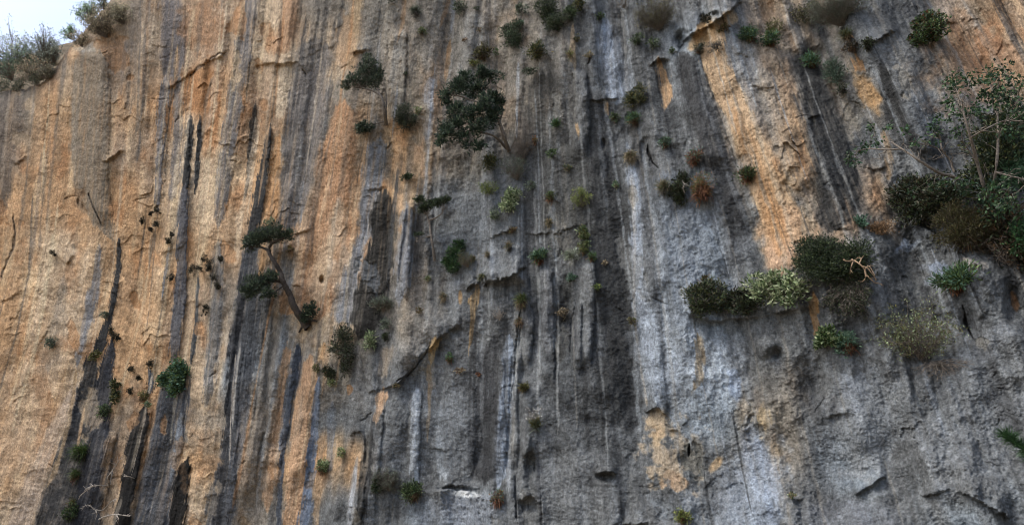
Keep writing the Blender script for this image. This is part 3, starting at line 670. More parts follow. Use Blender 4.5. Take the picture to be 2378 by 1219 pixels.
# ---- hillside behind the brow
hx = np.linspace(-700, 420, 90); hv = np.linspace(0, 1, 26)
HX, HV = np.meshgrid(hx, hv)
top = np.interp(HX, [-700, 0, 60, 110, 150, 200, 420], [180, 142, 130, 112, 104, 90, 60])+3*noise(HX/20, HX*0+.2, 95)
HY = top+HV*150; HD = 66-10*HV+1.2*fbm(HX/60, HY/30, 4, 96)
a_, b_, c_ = ray(HX, HY)
hV = np.stack([a_*HD, HD, CAMP[2]+c_*HD], -1)
bk = hV[0].copy(); bk[:, 1] += 25; bk[:, 2] -= 3
hV = np.concatenate([bk[None], hV], 0); n1_, n2_ = hV.shape[:2]
ii = np.arange(n1_*n2_).reshape(n1_, n2_)
hF = np.stack([ii[:-1, :-1], ii[1:, :-1], ii[1:, 1:], ii[:-1, 1:]], -1).reshape(-1, 4)
hc = np.array((98., 88, 72))*(1+.3*fbm(hV[..., 0]/2, hV[..., 2]/2, 4, 97))[..., None]
hill = mesh_np('hillside', hV.reshape(-1, 3), hF, M_ROCK, cols=lin(np.clip(hc, 20, 220)).reshape(-1, 3), smooth=True)
tag(hill, 'scrubby hillside behind the brow of the cliff', kind='structure')
# ---- ground at the foot, out of frame
gx, gy = np.meshgrid(np.linspace(-400, 400, 161), np.linspace(-400, 400, 161))
gz = .15*fbm(gx/9, gy/9, 3, 98)
ii = np.arange(161*161).reshape(161, 161)
gF = np.stack([ii[:-1, :-1], ii[:-1, 1:], ii[1:, 1:], ii[1:, :-1]], -1).reshape(-1, 4)
gc = np.array((134., 122, 104))*(1+.2*fbm(gx/5, gy/5, 3, 99))[..., None]
ground = mesh_np('ground', np.stack([gx, gy, gz-.1], -1).reshape(-1, 3), gF, M_ROCK, cols=lin(np.clip(gc, 20, 220)).reshape(-1, 3), smooth=True)
tag(ground, 'stony ground at the foot of the cliff', kind='structure')

# ------------------------------------------------------------------ plants
def empty(name, loc, label, cat, group=None):
    o = bpy.data.objects.new(name, None); COL.objects.link(o); o.location = [float(q) for q in loc]
    o.empty_display_size = .3; tag(o, label, cat, group); o['_o'] = 0; del o['_o']; return o
def unit(v): return v/np.maximum(np.linalg.norm(v, axis=-1, keepdims=True), 1e-9)
def pick_cols(pal, n, var=.3):
    pal = lin(np.array(pal, float)); i = rng.randint(len(pal), size=n)
    return pal[i]*(1+var*rng.uniform(-1, 1, (n, 1)))
def leaf_cloud(blobs, n, Ln, Wd, pal, clump=.22, outw=.7, upw=.35, rnd=.7, var=.42, fill=.55, per=12, curl=.25, split=0):
    """many leaf-sized faces in sub-clumps through the crown. blobs: (centre, r_right, r_up, r_out)"""
    if split:
        nb = []
        for c, ra, rb, rc in blobs:
            for q in range(split):
                d = unit(rng.randn(3))*rng.uniform(.35, .78); f_ = rng.uniform(.38, .68)
                nb.append((c+d[0]*ra*RGT+d[1]*rb*UP+abs(d[2])*rc*OUT, ra*f_, rb*f_*rng.uniform(.8, 1.2), rc*f_))
            nb.append((c, ra*.72, rb*.7, rc*.75))
        blobs = nb
    area = np.array([b[1]*b[2] for b in blobs]); cnt = np.maximum((n*area/area.sum()).astype(int), 8)
    Vs, Cs = [], []
    for (c, ra, rb, rc), k in zip(blobs, cnt):
        m = max(3, k//per)
        d = unit(rng.randn(m, 3)); rr = rng.uniform(fill, 1.08, (m, 1))**.8*(1+.22*rng.randn(m, 1))
        q = d*rr
        cl = rng.randint(m, size=k); cs = rng.uniform(.6, 1.4, m)[cl][:, None]*clump
        loc = q[cl]+rng.randn(k, 3)*cs
        Wp = c+loc[:, :1]*ra*RGT+loc[:, 1:2]*rb*UP+loc[:, 2:3]*rc*OUT
        dirv = unit(outw*unit(loc[:, :1]*RGT+loc[:, 1:2]*UP+loc[:, 2:3]*OUT)+upw*UP+rnd*rng.randn(k, 3)*.7)
        L = Ln*rng.uniform(.55, 1.35, (k, 1)); W_ = Wd*rng.uniform(.6, 1.3, (k, 1))
        side = unit(np.cross(dirv, unit(rng.randn(k, 3)))); nrm = np.cross(side, dirv)
        Vs.append(np.stack([Wp, Wp+dirv*L*.45+side*W_*.5+nrm*L*curl*.3, Wp+dirv*L, Wp+dirv*L*.45-side*W_*.5+nrm*L*curl*.3], 1))
        tone = rng.uniform(.6, 1.4, m)[cl][:, None]
        Cs.append(pick_cols(pal, k, var)*tone)
    V_ = np.concatenate(Vs); C_ = np.repeat(np.concatenate(Cs), 4, 0); k = len(V_)
    return V_.reshape(-1, 3), np.arange(k*4).reshape(-1, 4), C_
def blades(base, n, Ln, Wd, pal, fan=1.0, droop=.6, spread=.15, dirb=None, var=.3, seg=3):
    """arching narrow leaves from a rooted tuft"""
    dirb = UP*.5+OUT*.7 if dirb is None else dirb
    d = unit(dirb+fan*rng.randn(n, 3)*np.array([.8, .8, .8])); d = np.where(((d@OUT) < -.1)[:, None], d-2*(d@OUT)[:, None]*OUT, d)
    L = Ln*rng.uniform(.5, 1.15, (n, 1)); p = base+rng.randn(n, 3)*spread*Ln
    side = unit(np.cross(d, rng.randn(n, 3))); pts = [p]; cur = d.copy(); q = p.copy()
    for s_ in range(seg):
        q = q+cur*L/seg; pts.append(q); cur = unit(cur-UP*droop*(s_+1)/seg)
    Wd = Wd*rng.uniform(.6, 1.3, (n, 1)); rows = []
    for s_, w_ in zip(range(seg+1), [1, .9, .65, .12][:seg+1] if seg == 3 else np.linspace(1, .1, seg+1)):
        rows += [pts[s_]-side*Wd*w_*.5, pts[s_]+side*Wd*w_*.5]
    V_ = np.stack(rows, 1); m = 2*(seg+1); F_ = []
    for s_ in range(seg): F_.append(np.array([2*s_, 2*s_+1, 2*s_+3, 2*s_+2]))
    F_ = (np.arange(n)[:, None, None]*m+np.array(F_)[None]).reshape(-1, 4)
    return V_.reshape(-1, 3), F_, np.repeat(pick_cols(pal, n, var), m, 0)
def tubes(paths, sides=5):
    """paths: list of (points (k,3), radii (k,)) -> one mesh"""
    Vs, Fs, o = [], [], 0
    for pts, rr in paths:
        pts = np.asarray(pts, float); k = len(pts)
        tg = np.gradient(pts, axis=0) if k > 1 else np.array([UP]); tg = unit(tg)
        ref = np.where(np.abs(tg@UP)[:, None] > .9, RGT, UP); a_ = unit(np.cross(tg, ref)); b_ = np.cross(tg, a_)
        th = np.arange(sides)*2*math.pi/sides
        ring = pts[:, None]+np.asarray(rr)[:, None, None]*(np.cos(th)[None, :, None]*a_[:, None]+np.sin(th)[None, :, None]*b_[:, None])
        Vs.append(ring.reshape(-1, 3))
        i = np.arange(k*sides).reshape(k, sides)+o
        Fs.append(np.stack([i[:-1], np.roll(i[:-1], -1, 1), np.roll(i[1:], -1, 1), i[1:]], -1).reshape(-1, 4)); o += k*sides
    return np.concatenate(Vs), np.concatenate(Fs)
def wander(p0, p1, k=6, jit=.08, sag=0.0):
    p0 = np.asarray(p0, float); p1 = np.asarray(p1, float); t_ = np.linspace(0, 1, k)[:, None]
    L = np.linalg.norm(p1-p0); q = p0+(p1-p0)*t_; n_ = rng.randn(k, 3)*jit*L; n_[0] = 0
    q = q+n_*np.sin(np.pi*np.clip(t_, 0, .85)); q[:, 2] -= (sag*L*np.sin(np.pi*t_[:, 0])); return q
def smooth_path(pts, sub=4):
    p = np.asarray(pts, float); n = len(p)
    if n < 3: p = np.linspace(p[0], p[-1], 4)+0; n = 4
    pe = np.vstack([2*p[0]-p[1], p, 2*p[-1]-p[-2]]); out = []
    for i in range(1, n):
        a_, b_, c_, d_ = pe[i-1], pe[i], pe[i+1], pe[i+2]
        for t_ in np.linspace(0, 1, sub, endpoint=False):
            out.append(.5*((2*b_)+(-a_+c_)*t_+(2*a_-5*b_+4*c_-d_)*t_**2+(-a_+3*b_-3*c_+d_)*t_**3))
    out.append(p[-1]); return np.array(out)
def limb(pts, r0, r1, sub=4, knob=.08):
    q = smooth_path(pts, sub); return q, np.linspace(r0, r1, len(q))*(1+knob*rng.randn(len(q)))
def add(name, data, mat, parent, smooth=False, label=None):
    V_, F_ = data[0], data[1]; cols = data[2] if len(data) > 2 else None
    org = np.array(parent.location) if parent.parent is None else np.array(parent.parent.location)
    o = mesh_np(name, V_-org, F_, mat, parent, cols, smooth)
    if label: o['label'] = label
    return o

# palettes as they look in the shade (sRGB)
DARKG = [(46, 58, 40), (56, 68, 46), (36, 48, 38), (70, 80, 54)]
PINE = [(44, 57, 46), (35, 48, 40), (56, 70, 54), (72, 84, 64)]
MID = [(60, 82, 48), (74, 96, 58), (48, 68, 42), (88, 106, 66)]
OLIVE = [(74, 78, 44), (92, 92, 54), (60, 66, 40), (104, 98, 62)]
TEAL = [(70, 98, 80), (88, 118, 98), (56, 82, 66), (110, 134, 112)]
PALEG = [(122, 138, 104), (146, 158, 122), (96, 114, 80), (164, 172, 142), (80, 98, 66)]
LIME = [(120, 132, 70), (138, 148, 84), (98, 112, 60), (84, 98, 56)]
BROWN = [(82, 64, 48), (104, 82, 60), (64, 50, 40), (124, 102, 76)]
RED = [(88, 56, 40), (108, 70, 50), (68, 46, 36), (128, 92, 66)]
DRY = [(120, 108, 86), (142, 128, 102), (98, 90, 74), (158, 146, 118)]
GREYT = [(84, 80, 74), (104, 100, 92), (68, 64, 60)]
GREYG = [(84, 94, 80), (100, 110, 94), (70, 80, 68)]
MOSS = [(34, 36, 24), (42, 42, 28), (26, 28, 20), (54, 50, 34)]
WHITE = [(214, 214, 206), (236, 234, 228)]

def tuft(x, y, w_, h_, label, green=MID, dead=BROWN, deadw=.45, n=260, cat='tussock', group=None, name='rock_tussock', lw=1.0, out=.35):
    """leafy rosette tussock with a skirt of dead leaves under it"""
    s = mpp(x, y); b = P(x, y, 0.02); e_ = empty(name, b, label, cat, group)
    a_, c_ = w_*s, h_*s; cen = P(x, y, out*min(a_, c_))+UP*c_*.22
    add('foliage', leaf_cloud([(cen, a_*1.02, c_*.8, a_*.8)], int(n*1.5), max(.3*a_, .09)*lw, max(.1*a_, .035)*lw, green, .28, 1.0, .5, .6, .4, .3, split=4), M_LEAF, e_)
    if deadw > 0:
        cd_ = P(x, y, .12*min(a_, c_))-UP*c_*.3
        add('dead_leaves', blades(cd_+UP*c_*.3, int(n*deadw*.7), c_*.8, max(.05*a_, .022)*lw, dead, .6, 1.0, .25, OUT*.5-UP*.6, .4), M_DRY, e_)
    return e_
def grass(x, y, w_, h_, label, pal=OLIVE, dead=DRY, n=260, cat='grass tuft', group=None, name='grass_tuft', up=.4, droop=.8, wd=1.0):
    s = mpp(x, y); e_ = empty(name, P(x, y, .02), label, cat, group); a_, c_ = w_*s, h_*s
    b = P(x, y, .1*a_)
    add('blades', blades(b+UP*c_*.05, n, (a_+c_)*.52, .014*wd+.012*a_, pal, .9, droop, .16, UP*up+OUT*.7, .35), M_LEAF, e_)
    add('dead_blades', blades(b-UP*c_*.1, n//2, c_*.9, .012*wd+.01*a_, dead, .6, 1.2, .2, OUT*.5-UP*.5, .35), M_DRY, e_)
    return e_
def cushion(x, y, w_, h_, label, pal=DARKG, n=900, cat='shrub', group=None, name='dense_shrub', blobs=None, leaf=.1, wl=.5, out=.4, stems=6, bark=M_GREY, fill=.45, twigs=None, under=None):
    """dense rounded shrub rooted in the wall; blobs (dx, dy, rw, rh) in photo pixels about x, y"""
    s = mpp(x, y); root = P(x, y+h_*.35, .0); e_ = empty(name, root, label, cat, group)
    blobs = blobs or [(0, 0, w_, h_)]
    bl = []
    for dx, dy, rw, rh in blobs:
        a_, c_ = rw*s*.97, rh*s*.95; dp = min(a_, c_*1.3)*.75
        bl.append((P(x+dx, y+dy, .05+out*(a_+c_)*.5), a_, c_, dp))
    add('foliage', leaf_cloud(bl, int(n*1.35), leaf*1.25, leaf*1.25*wl*1.15, pal, .26, .8, .35, .7, .4, fill, split=5), M_LEAF, e_)
    ps = []
    for i in range(stems):
        c, ra, rb, rc = bl[rng.randint(len(bl))]; d = unit(rng.randn(3)); tip = c+d[0]*ra*.9*RGT+abs(d[1])*rb*.9*UP+d[2]*rc*.8*OUT
        q = wander(root, tip, 6, .07); ps.append((q, np.linspace(.012+.02*w_*s, .006, 6)))
    if ps: add('stems', tubes(ps), bark, e_)
    if twigs:
        tw = []
        for i in range(twigs):
            c, ra, rb, rc = bl[rng.randint(len(bl))]; d = unit(rng.randn(3)+np.array([0, -.4, .8])); a0 = root+rng.randn(3)*.006
            tip = c+1.15*(d[0]*ra*RGT+d[1]*rb*UP+abs(d[2])*rc*OUT); tw.append((wander(a0, tip, 4, .1), np.linspace(.008, .004, 4)))
        add('twigs', tubes(tw, 4), M_GREY, e_)
    if under:
        c, ra, rb, rc = bl[0]
        add('dead_leaves', blades(c-UP*rb*.4, int(n*.25), rb*.9, .03, under, .9, 1.2, .35, OUT*.6-UP*.5, .35), M_DRY, e_)
    return e_
def twiggy(x, y, w_, h_, label, n=60, pal=None, leaves=0, mat=None, cat='bush', group=None, name='bare_bush', up=.5, thick=1.0, fork=3, leaf=.07, fromtop=False):
    """open bush: forking thin stems, with or without small leaves"""
    s = mpp(x, y); a_, c_ = w_*s, h_*s; root = P(x, y+(.7*h_ if not fromtop else -.6*h_), .02)
    e_ = empty(name, root, label, cat, group); ps = []; tips = []
    for i in range(n):
        th = rng.uniform(-1.35, 1.35); R = rng.uniform(.5, 1.08); sg = -1 if fromtop else 1
        tip = root+RGT*a_*math.sin(th)*R*1.05+UP*sg*c_*(.25+1.4*max(math.cos(th), .1)*R)*rng.uniform(.75, 1.1)+OUT*a_*rng.uniform(.1, .9)
        q = wander(root+rng.randn(3)*.04*a_, tip, 6, .06, -.05 if fromtop else .03); ps.append((q, np.linspace(.012, .005, 6)*thick)); tips.append(tip)
        for f in range(fork):
            j = rng.randint(2, 5); d = unit(q[min(j+1, 5)]-q[j]+.8*rng.randn(3)*np.linalg.norm(q[5]-q[j])*.6)
            t2 = q[j]+d*np.linalg.norm(tip-root)*rng.uniform(.15, .38); ps.append((wander(q[j], t2, 4, .08), np.linspace(.007, .0035, 4)*thick)); tips.append(t2)
    add('branches', tubes(ps, 4), mat or M_GREY, e_)
    if leaves:
        bl = [(t_, .09*a_, .09*a_, .09*a_) for t_ in tips]; add('foliage', leaf_cloud(bl, leaves, leaf, leaf*.4, pal, .5, .4, .4, 1, .35, .2, per=6), M_LEAF, e_)
    return e_
def moss(x, y, w_, h_, label, pal=MOSS, group='dark moss clumps on the orange stone', n=260):
    s = mpp(x, y); b = P(x, y, 0); e_ = empty('moss_clump', b, label, 'moss clump', group)
    a_, c_ = (w_+1.5)*s*.95, (h_+1.5)*s*.95
    add('foliage', leaf_cloud([(P(x, y, .12+.4*a_), a_, c_, a_*.8)], int(n*3), .055, .035, pal, .2, .6, -.1, .8, .35, .0, per=40), M_LEAF, e_); 
    return e_
def tree(label, cat, trunks, pads, n, leaf, pal, bark, name='cliff_pine', wl=.28, group=None, upw=.5, twig=40, root=None, fill=.3, clump=.17, per=14):
    """trunks: list of (pts (x, y, out m), radius px start, end); pads: (x, y, rw, rh, out m)"""
    x0, y0, o0 = trunks[0][0][0]; e_ = empty(name, P(x0, y0, 0), label, cat, group); s = mpp(x0, y0)
    for i, (pts, r0, r1) in enumerate(trunks):
        q = [P(a_, b_, o_) if False else P(x0, y0, 0)*0+P_fix(a_, b_, o_, x0, y0) for a_, b_, o_ in pts]
        add('trunk' if i == 0 else 'branch', tubes([limb(q, r0*s, r1*s, 5)], 8), bark, e_, True)
    bl = [(P_fix(a_, b_, o_, x0, y0), rw*s, rh*s*1.02, rw*s*.7) for a_, b_, rw, rh, o_ in pads]
    add('foliage', leaf_cloud(bl, int(n*1.35), leaf*1.05, leaf*wl*1.15, pal, clump*1.3, .7, upw, .6, .4, fill, per, split=6), M_LEAF, e_)
    if twig:
        tw = {}; ends = [np.array(P_fix(*pts[-1], x0, y0)) for pts, _, _ in trunks]
        for i in range(twig):
            c, ra, rb, rc = bl[rng.randint(len(bl))]; st_ = min(range(len(ends)), key=lambda e2: np.linalg.norm(ends[e2]-c)); st = ends[st_]; d = unit(rng.randn(3))
            tip = c+.85*(d[0]*ra*RGT+d[1]*rb*UP+d[2]*rc*OUT); tw.setdefault(st_, []).append((wander(st, tip, 6, .07, .03), np.linspace(.024, .007, 6)))
        for t_ in tw.values(): add('twigs', tubes(t_, 4), bark, e_)
    return e_
def P_fix(x, y, o_, x0, y0):          # point at pixel x, y, in the vertical sheet o_ metres in front of the anchor's piece of wall
    d = min(depth_at(x, y), depth_at(x0, y0)+base_depth(x, y)-base_depth(x0, y0)+.3)-o_
    a_, b_, c_ = ray(x, y); return np.array([float(a_)*d, d, CAMP[2]+float(c_)*d])

# ---- trees growing from the wall
tree('crooked pine with a bare leaning trunk and flat crown on the orange stone', 'pine tree',
     [([(716, 762, 0), (704, 744, .3), (694, 731, .5), (680, 706, .8), (675, 688, .7), (664, 668, 1.0), (655, 648, 1.2), (651, 632, 1.0), (638, 610, 1.2), (626, 590, 1.25), (625, 577, 1.15), (632, 564, 1.2)], 9.5, 3.2), ([(700, 740, .4), (716, 742, .25), (736, 746, .02)], 4, 2), ([(708, 752, .2), (700, 762, .1), (694, 772, 0)], 3.5, 1.5),
      ([(627, 584, 1.2), (612, 576, 1.3), (592, 572, 1.4)], 4, 1.6), ([(629, 566, 1.2), (650, 556, 1.3), (668, 550, 1.3)], 4, 1.4), ([(655, 655, 1.0), (638, 652, 1.2), (612, 660, 1.3), (590, 668, 1.3)], 4.2, 1.4),
      ([(662, 662, 1), (640, 676, 1.3), (622, 690, 1.3)], 2, .8), ([(718, 752, 0), (728, 730, .4), (716, 722, .6)], 3, 1.2)],
     [(628, 546, 50, 14, 1.3), (598, 560, 32, 18, 1.4), (664, 546, 26, 12, 1.3), (580, 572, 18, 12, 1.4), (612, 540, 22, 8, 1.2), (605, 655, 36, 22, 1.3), (590, 676, 32, 15, 1.3), (632, 642, 18, 12, 1.2), (625, 682, 16, 12, 1.2), (722, 722, 18, 15, .5), (708, 740, 18, 13, .4)],
     7000, .17, PINE, M_BARK, twig=80)
tree('slender pine with a thin forked trunk and rounded crown on grey stone', 'pine tree',
     [([(896, 290, 0), (893, 262, .7), (890, 240, 1.0), (883, 222, 1.2), (866, 212, 1.3), (840, 204, 1.4)], 5, 1.6),
      ([(896, 288, 0), (897, 250, .5), (896, 202, .7)], 2.4, 1), ([(883, 222, 1.2), (876, 206, 1.2), (868, 190, 1.2)], 2.2, 1), ([(894, 282, .1), (880, 286, .5), (866, 288, .8)], 2, 1)],
     [(857, 152, 26, 20, 1.2), (838, 172, 26, 16, 1.3), (808, 202, 22, 14, 1.4), (826, 186, 24, 16, 1.4), (880, 168, 20, 20, 1.1), (870, 190, 24, 16, 1.2), (846, 196, 22, 12, 1.3), (854, 133, 12, 8, 1.2)],
     3200, .16, [(54, 66, 54), (44, 56, 46), (66, 78, 62), (82, 90, 72)], M_GREY, twig=80)
cushion(848, 293, 26, 15, 'low dark spreading shrub left of the slender pine\'s foot', PINE, 600, leaf=.13, wl=.3, stems=5)
tree('largest pine, broad dark crown in two tiers over grey stone', 'pine tree',
     [([(1182, 352, 0), (1172, 322, .8), (1160, 285, 1.3), (1140, 245, 1.7), (1118, 215, 1.8)], 5.5, 2),
      ([(1176, 345, 0), (1150, 318, 1), (1120, 308, 1.5), (1090, 305, 1.7)], 3.5, 1.4), ([(1160, 285, 1.3), (1168, 255, 1.3), (1162, 235, 1.4)], 2.4, 1),
      ([(1140, 245, 1.7), (1110, 238, 1.8), (1070, 225, 1.9), (1040, 218, 1.8)], 2.8, 1), ([(1185, 350, 0), (1200, 310, .4), (1196, 262, .6)], 1.6, .8)],
     [(1088, 186, 28, 16, 1.8), (1120, 180, 30, 14, 1.8), (1152, 180, 20, 14, 1.6), (1064, 208, 32, 18, 1.9), (1034, 224, 18, 16, 1.9), (1104, 214, 32, 18, 1.9), (1146, 232, 24, 14, 1.6), (1040, 244, 14, 9, 1.8),
      (1100, 268, 32, 18, 1.8), (1066, 290, 26, 18, 1.8), (1112, 296, 28, 18, 1.7), (1034, 312, 24, 20, 1.8), (1024, 334, 14, 10, 1.7), (1078, 322, 20, 14, 1.7), (1140, 282, 22, 16, 1.5), (1088, 338, 12, 8, 1.6), (1164, 240, 14, 12, 1.4), (1122, 246, 28, 18, 1.8), (1060, 256, 20, 18, 1.9), (1152, 262, 20, 18, 1.6), (1112, 340, 16, 14, 1.5)],
     9000, .19, [(34, 50, 42), (44, 60, 48), (56, 72, 56), (70, 84, 66)], M_GREY, twig=90)
tree('small pine on grey stone with a straight grey stem and cupped crown', 'pine tree',
     [([(1010, 606, 0), (1005, 570, .35), (1000, 540, .5), (997, 515, .6), (991, 498, .7)], 4, 2.2), ([(996, 512, .6), (1012, 506, .8), (1028, 494, .9)], 2.2, 1), ([(1002, 548, .5), (985, 552, .6), (968, 562, .7)], 1.4, .6)],
     [(975, 466, 14, 10, .8), (995, 478, 18, 12, .8), (1022, 470, 20, 12, .9), (1036, 464, 12, 8, .9), (984, 488, 14, 8, .8), (972, 546, 12, 6, .6)],
     2400, .13, DARKG+PINE, M_GREY, twig=30)

# ---- skyline bushes, leaf colours paled to imitate haze
twiggy(36, 128, 46, 42, 'tall wispy olive bush on the skyline at the far left', 50, [(183, 191, 152), (152, 166, 136), (128, 141, 120)], 1500, group='bushes on the hillside skyline', name='skyline_bush', leaf=.15, thick=2.2)
twiggy(108, 128, 48, 34, 'wide blue-grey bush on the skyline just left of the brow', 60, [(133, 147, 139), (160, 168, 155), (111, 128, 120)], 2600, group='bushes on the hillside skyline', name='skyline_bush', leaf=.15, thick=2.2)
twiggy(26, 170, 42, 22, 'dark green bush under the wispy skyline bush', 40, [(95, 120, 103), (117, 139, 120), (79, 100, 86)], 1900, group='bushes on the hillside skyline', name='skyline_bush', leaf=.14, thick=2)
twiggy(92, 172, 40, 18, 'brownish low bush on the slope above the brow\'s left end', 40, [(149, 141, 122), (130, 130, 109), (172, 155, 130)], 1300, group='bushes on the hillside skyline', name='skyline_bush', leaf=.16, thick=2)
twiggy(211, 36, 26, 26, 'upright green bush standing on the brow against the sky', 40, [(139, 164, 133), (160, 183, 152), (117, 139, 117)], 1500, group='bushes along the brow', name='brow_bush', leaf=.17, thick=2)
twiggy(242, 14, 16, 12, 'highest small bush on the brow against the sky', 20, [(122, 133, 122), (103, 117, 109)], 500, group='bushes along the brow', name='brow_bush', leaf=.15, thick=2)
twiggy(166, 80, 17, 13, 'small green bush on the brow beside the blue-grey skyline bush', 24, [(130, 160, 139), (155, 183, 152)], 600, group='bushes along the brow', name='brow_bush', leaf=.15, thick=2)
twiggy(246, 66, 40, 26, 'dry brown bush on the slope above the pale ledge', 90, [(155, 145, 122), (133, 130, 109)], 2200, name='dry_bush', leaf=.14, thick=2)
twiggy(285, 40, 30, 20, 'faint grey-green low bush on the slope right of the skyline', 60, [(160, 155, 130), (141, 141, 120)], 1300, name='dry_bush', leaf=.13, thick=1.6)

twiggy(124, 132, 24, 26, 'grey bush filling the notch between hillside and brow', 50, [(139, 149, 139), (158, 164, 149), (122, 130, 120)], 2200, group='bushes on the hillside skyline', name='skyline_bush', leaf=.14, thick=2)
twiggy(62, 150, 34, 26, 'dull green bush between the wispy and the wide skyline bush', 50, [(122, 145, 122), (141, 158, 133), (105, 124, 109)], 2200, group='bushes on the hillside skyline', name='skyline_bush', leaf=.14, thick=2)
twiggy(110, 176, 18, 12, 'low brown-grey bush at the foot of the notch beside the brow', 24, [(141, 136, 120), (122, 124, 105)], 900, group='bushes on the hillside skyline', name='skyline_bush', leaf=.15, thick=2)
twiggy(190, 96, 24, 16, 'thin dry bush on the brow just above the pale ledge\'s left end', 30, [(158, 149, 128), (139, 139, 117)], 700, name='dry_bush', leaf=.13, thick=1.6)
for x_, l_ in ((8, 'low scrub on the lip of the brow at the very left edge'), (46, 'low scrub on the lip of the brow, second from the left edge'), (84, 'low scrub on the lip of the brow where it starts to rise'), (112, 'low scrub on the rising lip of the brow')):
    yb = float(np.interp(x_, [q[0] for q in RIM], [q[1] for q in RIM]))-9
    cushion(x_, yb, 24, 11, l_, [(96, 100, 84), (112, 112, 94), (82, 90, 76)], 420, leaf=.12, wl=.35, group='low scrub along the lip of the brow', name='low_scrub', cat='scrub', stems=5)
# ---- moss clumps of the orange side
for a_ in [(363, 489, 8, 4, 'dark moss clump highest of the group under the grey tufa tip'), (350, 496, 3, 4, 'tiny moss clump left of the grey tufa tip'), (331, 513, 4, 5, 'moss clump farthest left beside the grey tufa tip'),
           (362, 520, 7, 4, 'dark moss clump on the lower part of the grey tufa tip'), (350, 531, 5, 4, 'moss clump at the lower left foot of the grey tufa tip'), (399, 545, 4, 4, 'small moss clump near the top of the thin blue drip line'), (390, 560, 8, 6, 'green-brown moss clump on the head of the thin blue drip line'),
           (397, 645, 6, 9, 'single black moss clump left of the long grey tufa'), (443, 627, 8, 15, 'tall dark moss clump at the left end of the hanging row'), (466, 624, 12, 6, 'flat dark moss clump in the middle of the hanging row'), (473, 601, 6, 7, 'round moss clump topmost in the hanging row'),
           (489, 610, 12, 8, 'wide dark moss clump right of centre in the hanging row'), (512, 602, 5, 6, 'small moss clump at the right end of the hanging row'), (484, 624, 5, 8, 'small moss clump under the wide one of the hanging row'), (496, 645, 8, 7, 'brownish moss clump hanging below the row'), (504, 664, 6, 7, 'round dark moss clump below the hanging row'), (475, 717, 6, 9, 'black moss clump low on the grey streak below the hanging row'),
           (122, 588, 7, 4, 'small dull moss clump in the orange stone at the left'), (257, 767, 6, 5, 'upper of the three moss clumps above the grey streak head'), (261, 779, 9, 6, 'middle of the three moss clumps above the grey streak head'), (273, 783, 5, 7, 'right one of the three moss clumps above the grey streak head'),
           (304, 855, 6, 6, 'round moss clump above the orange hollow'), (348, 845, 6, 9, 'moss clump on the pointed head of a narrow black streak'), (321, 876, 4, 4, 'smallest moss clump in the orange hollow'), (302, 908, 6, 6, 'moss clump hanging under the orange hollow')]:
    moss(*a_)
# ---- cushions and tussocks, left part
cushion(118, 797, 14, 12, 'small grey-green cushion alone on the far left orange stone', GREYG, 320, leaf=.1)
cushion(222, 822, 12, 9, 'yellow-green cushion on the foot of the black streak', OLIVE, 260, leaf=.1)
cushion(246, 730, 10, 7, 'thin grey-green tuft on the black streak above the yellow-green cushion', GREYG, 160, leaf=.1)
cushion(410, 873, 34, 38, 'leafy bright green ivy-like cushion on the grey streak', TEAL[:3]+MID, 2600, leaf=.12, wl=.7, blobs=[(0, -16, 24, 20), (12, -4, 24, 24), (-20, 6, 20, 22), (2, 20, 22, 20), (-8, 34, 10, 10)])
cushion(268, 905, 11, 24, 'narrow upright dark green shrub on the right edge of the black streak', DARKG+OLIVE, 620, leaf=.11, blobs=[(2, -14, 10, 12), (0, 10, 10, 14)])
tuft(243, 957, 15, 20, 'dark green round tussock low on the black streak', DARKG+MID, MOSS, .3, 420)
tuft(331, 924, 12, 14, 'brown-green tussock at the head of the tall black tufa', OLIVE, BROWN, .5, 320)
tuft(343, 942, 9, 9, 'pale green little tussock touching the brown-green one at the tufa head', TEAL+PALEG, BROWN, .1, 200)
grass(190, 1052, 24, 24, 'bright green grassy tuft on the wide black streak', [(64, 84, 42), (80, 100, 52), (52, 70, 36)], MOSS, 520)
grass(178, 1104, 18, 15, 'green-brown grassy tuft under the bright green one', [(58, 74, 40), (70, 84, 46)], RED, 320)
tuft(162, 1196, 17, 17, 'leafy dark green tussock at the bottom of the wide black streak', DARKG+MID, MOSS, .3, 420)
grass(170, 1168, 8, 16, 'small mossy green strip of grass above the bottom tussock', OLIVE, BROWN, 160)
tuft(630, 516, 11, 11, 'little pale green tussock above the crooked pine\'s crown', TEAL+MID, DRY, .2, 220)
tuft(672, 581, 9, 10, 'tiny brownish tussock right of the crooked pine\'s trunk', BROWN+OLIVE, BROWN, .4, 180)
# bleached dead branches bottom left
def dead_branch(label, paths, r=1.5, mat=None, cat='dead branch', name='dead_branch', group=None, forks=10):
    x0, y0, o0 = paths[0][0]; e_ = empty(name, P(x0, y0, 0), label, cat, group); s = mpp(x0, y0)
    for i, pp in enumerate(paths):
        q, rr = limb([P_fix(a_, b_, o_, x0, y0) for a_, b_, o_ in pp], r*s, r*s*.4, 4)
        tb = [(q, rr)]
        for f in range(forks if i == 0 else forks//3):
            j = rng.randint(1, len(q)-1); d = unit((q[j]-q[j-1])*2/np.linalg.norm(q[j]-q[j-1])+rng.randn(3)*1.1); L = rng.uniform(4, 15)*s
            tb.append((wander(q[j], q[j]+d*L, 4, .12), np.linspace(r*s*.5, r*s*.2, 4)))
        add('stem' if i == 0 else 'side_branch', tubes(tb, 5), mat or M_PALE, e_, True)
    return e_
dead_branch('bleached bare branch rising in front of the tall black tufa', [[(252, 1130, 0), (250, 1110, .5), (262, 1090, .9), (274, 1072, 1.1), (284, 1058, 1.2)], [(262, 1090, .9), (258, 1110, .9), (256, 1125, .8)]], 1.3, group='bleached branches low on the left', forks=14)
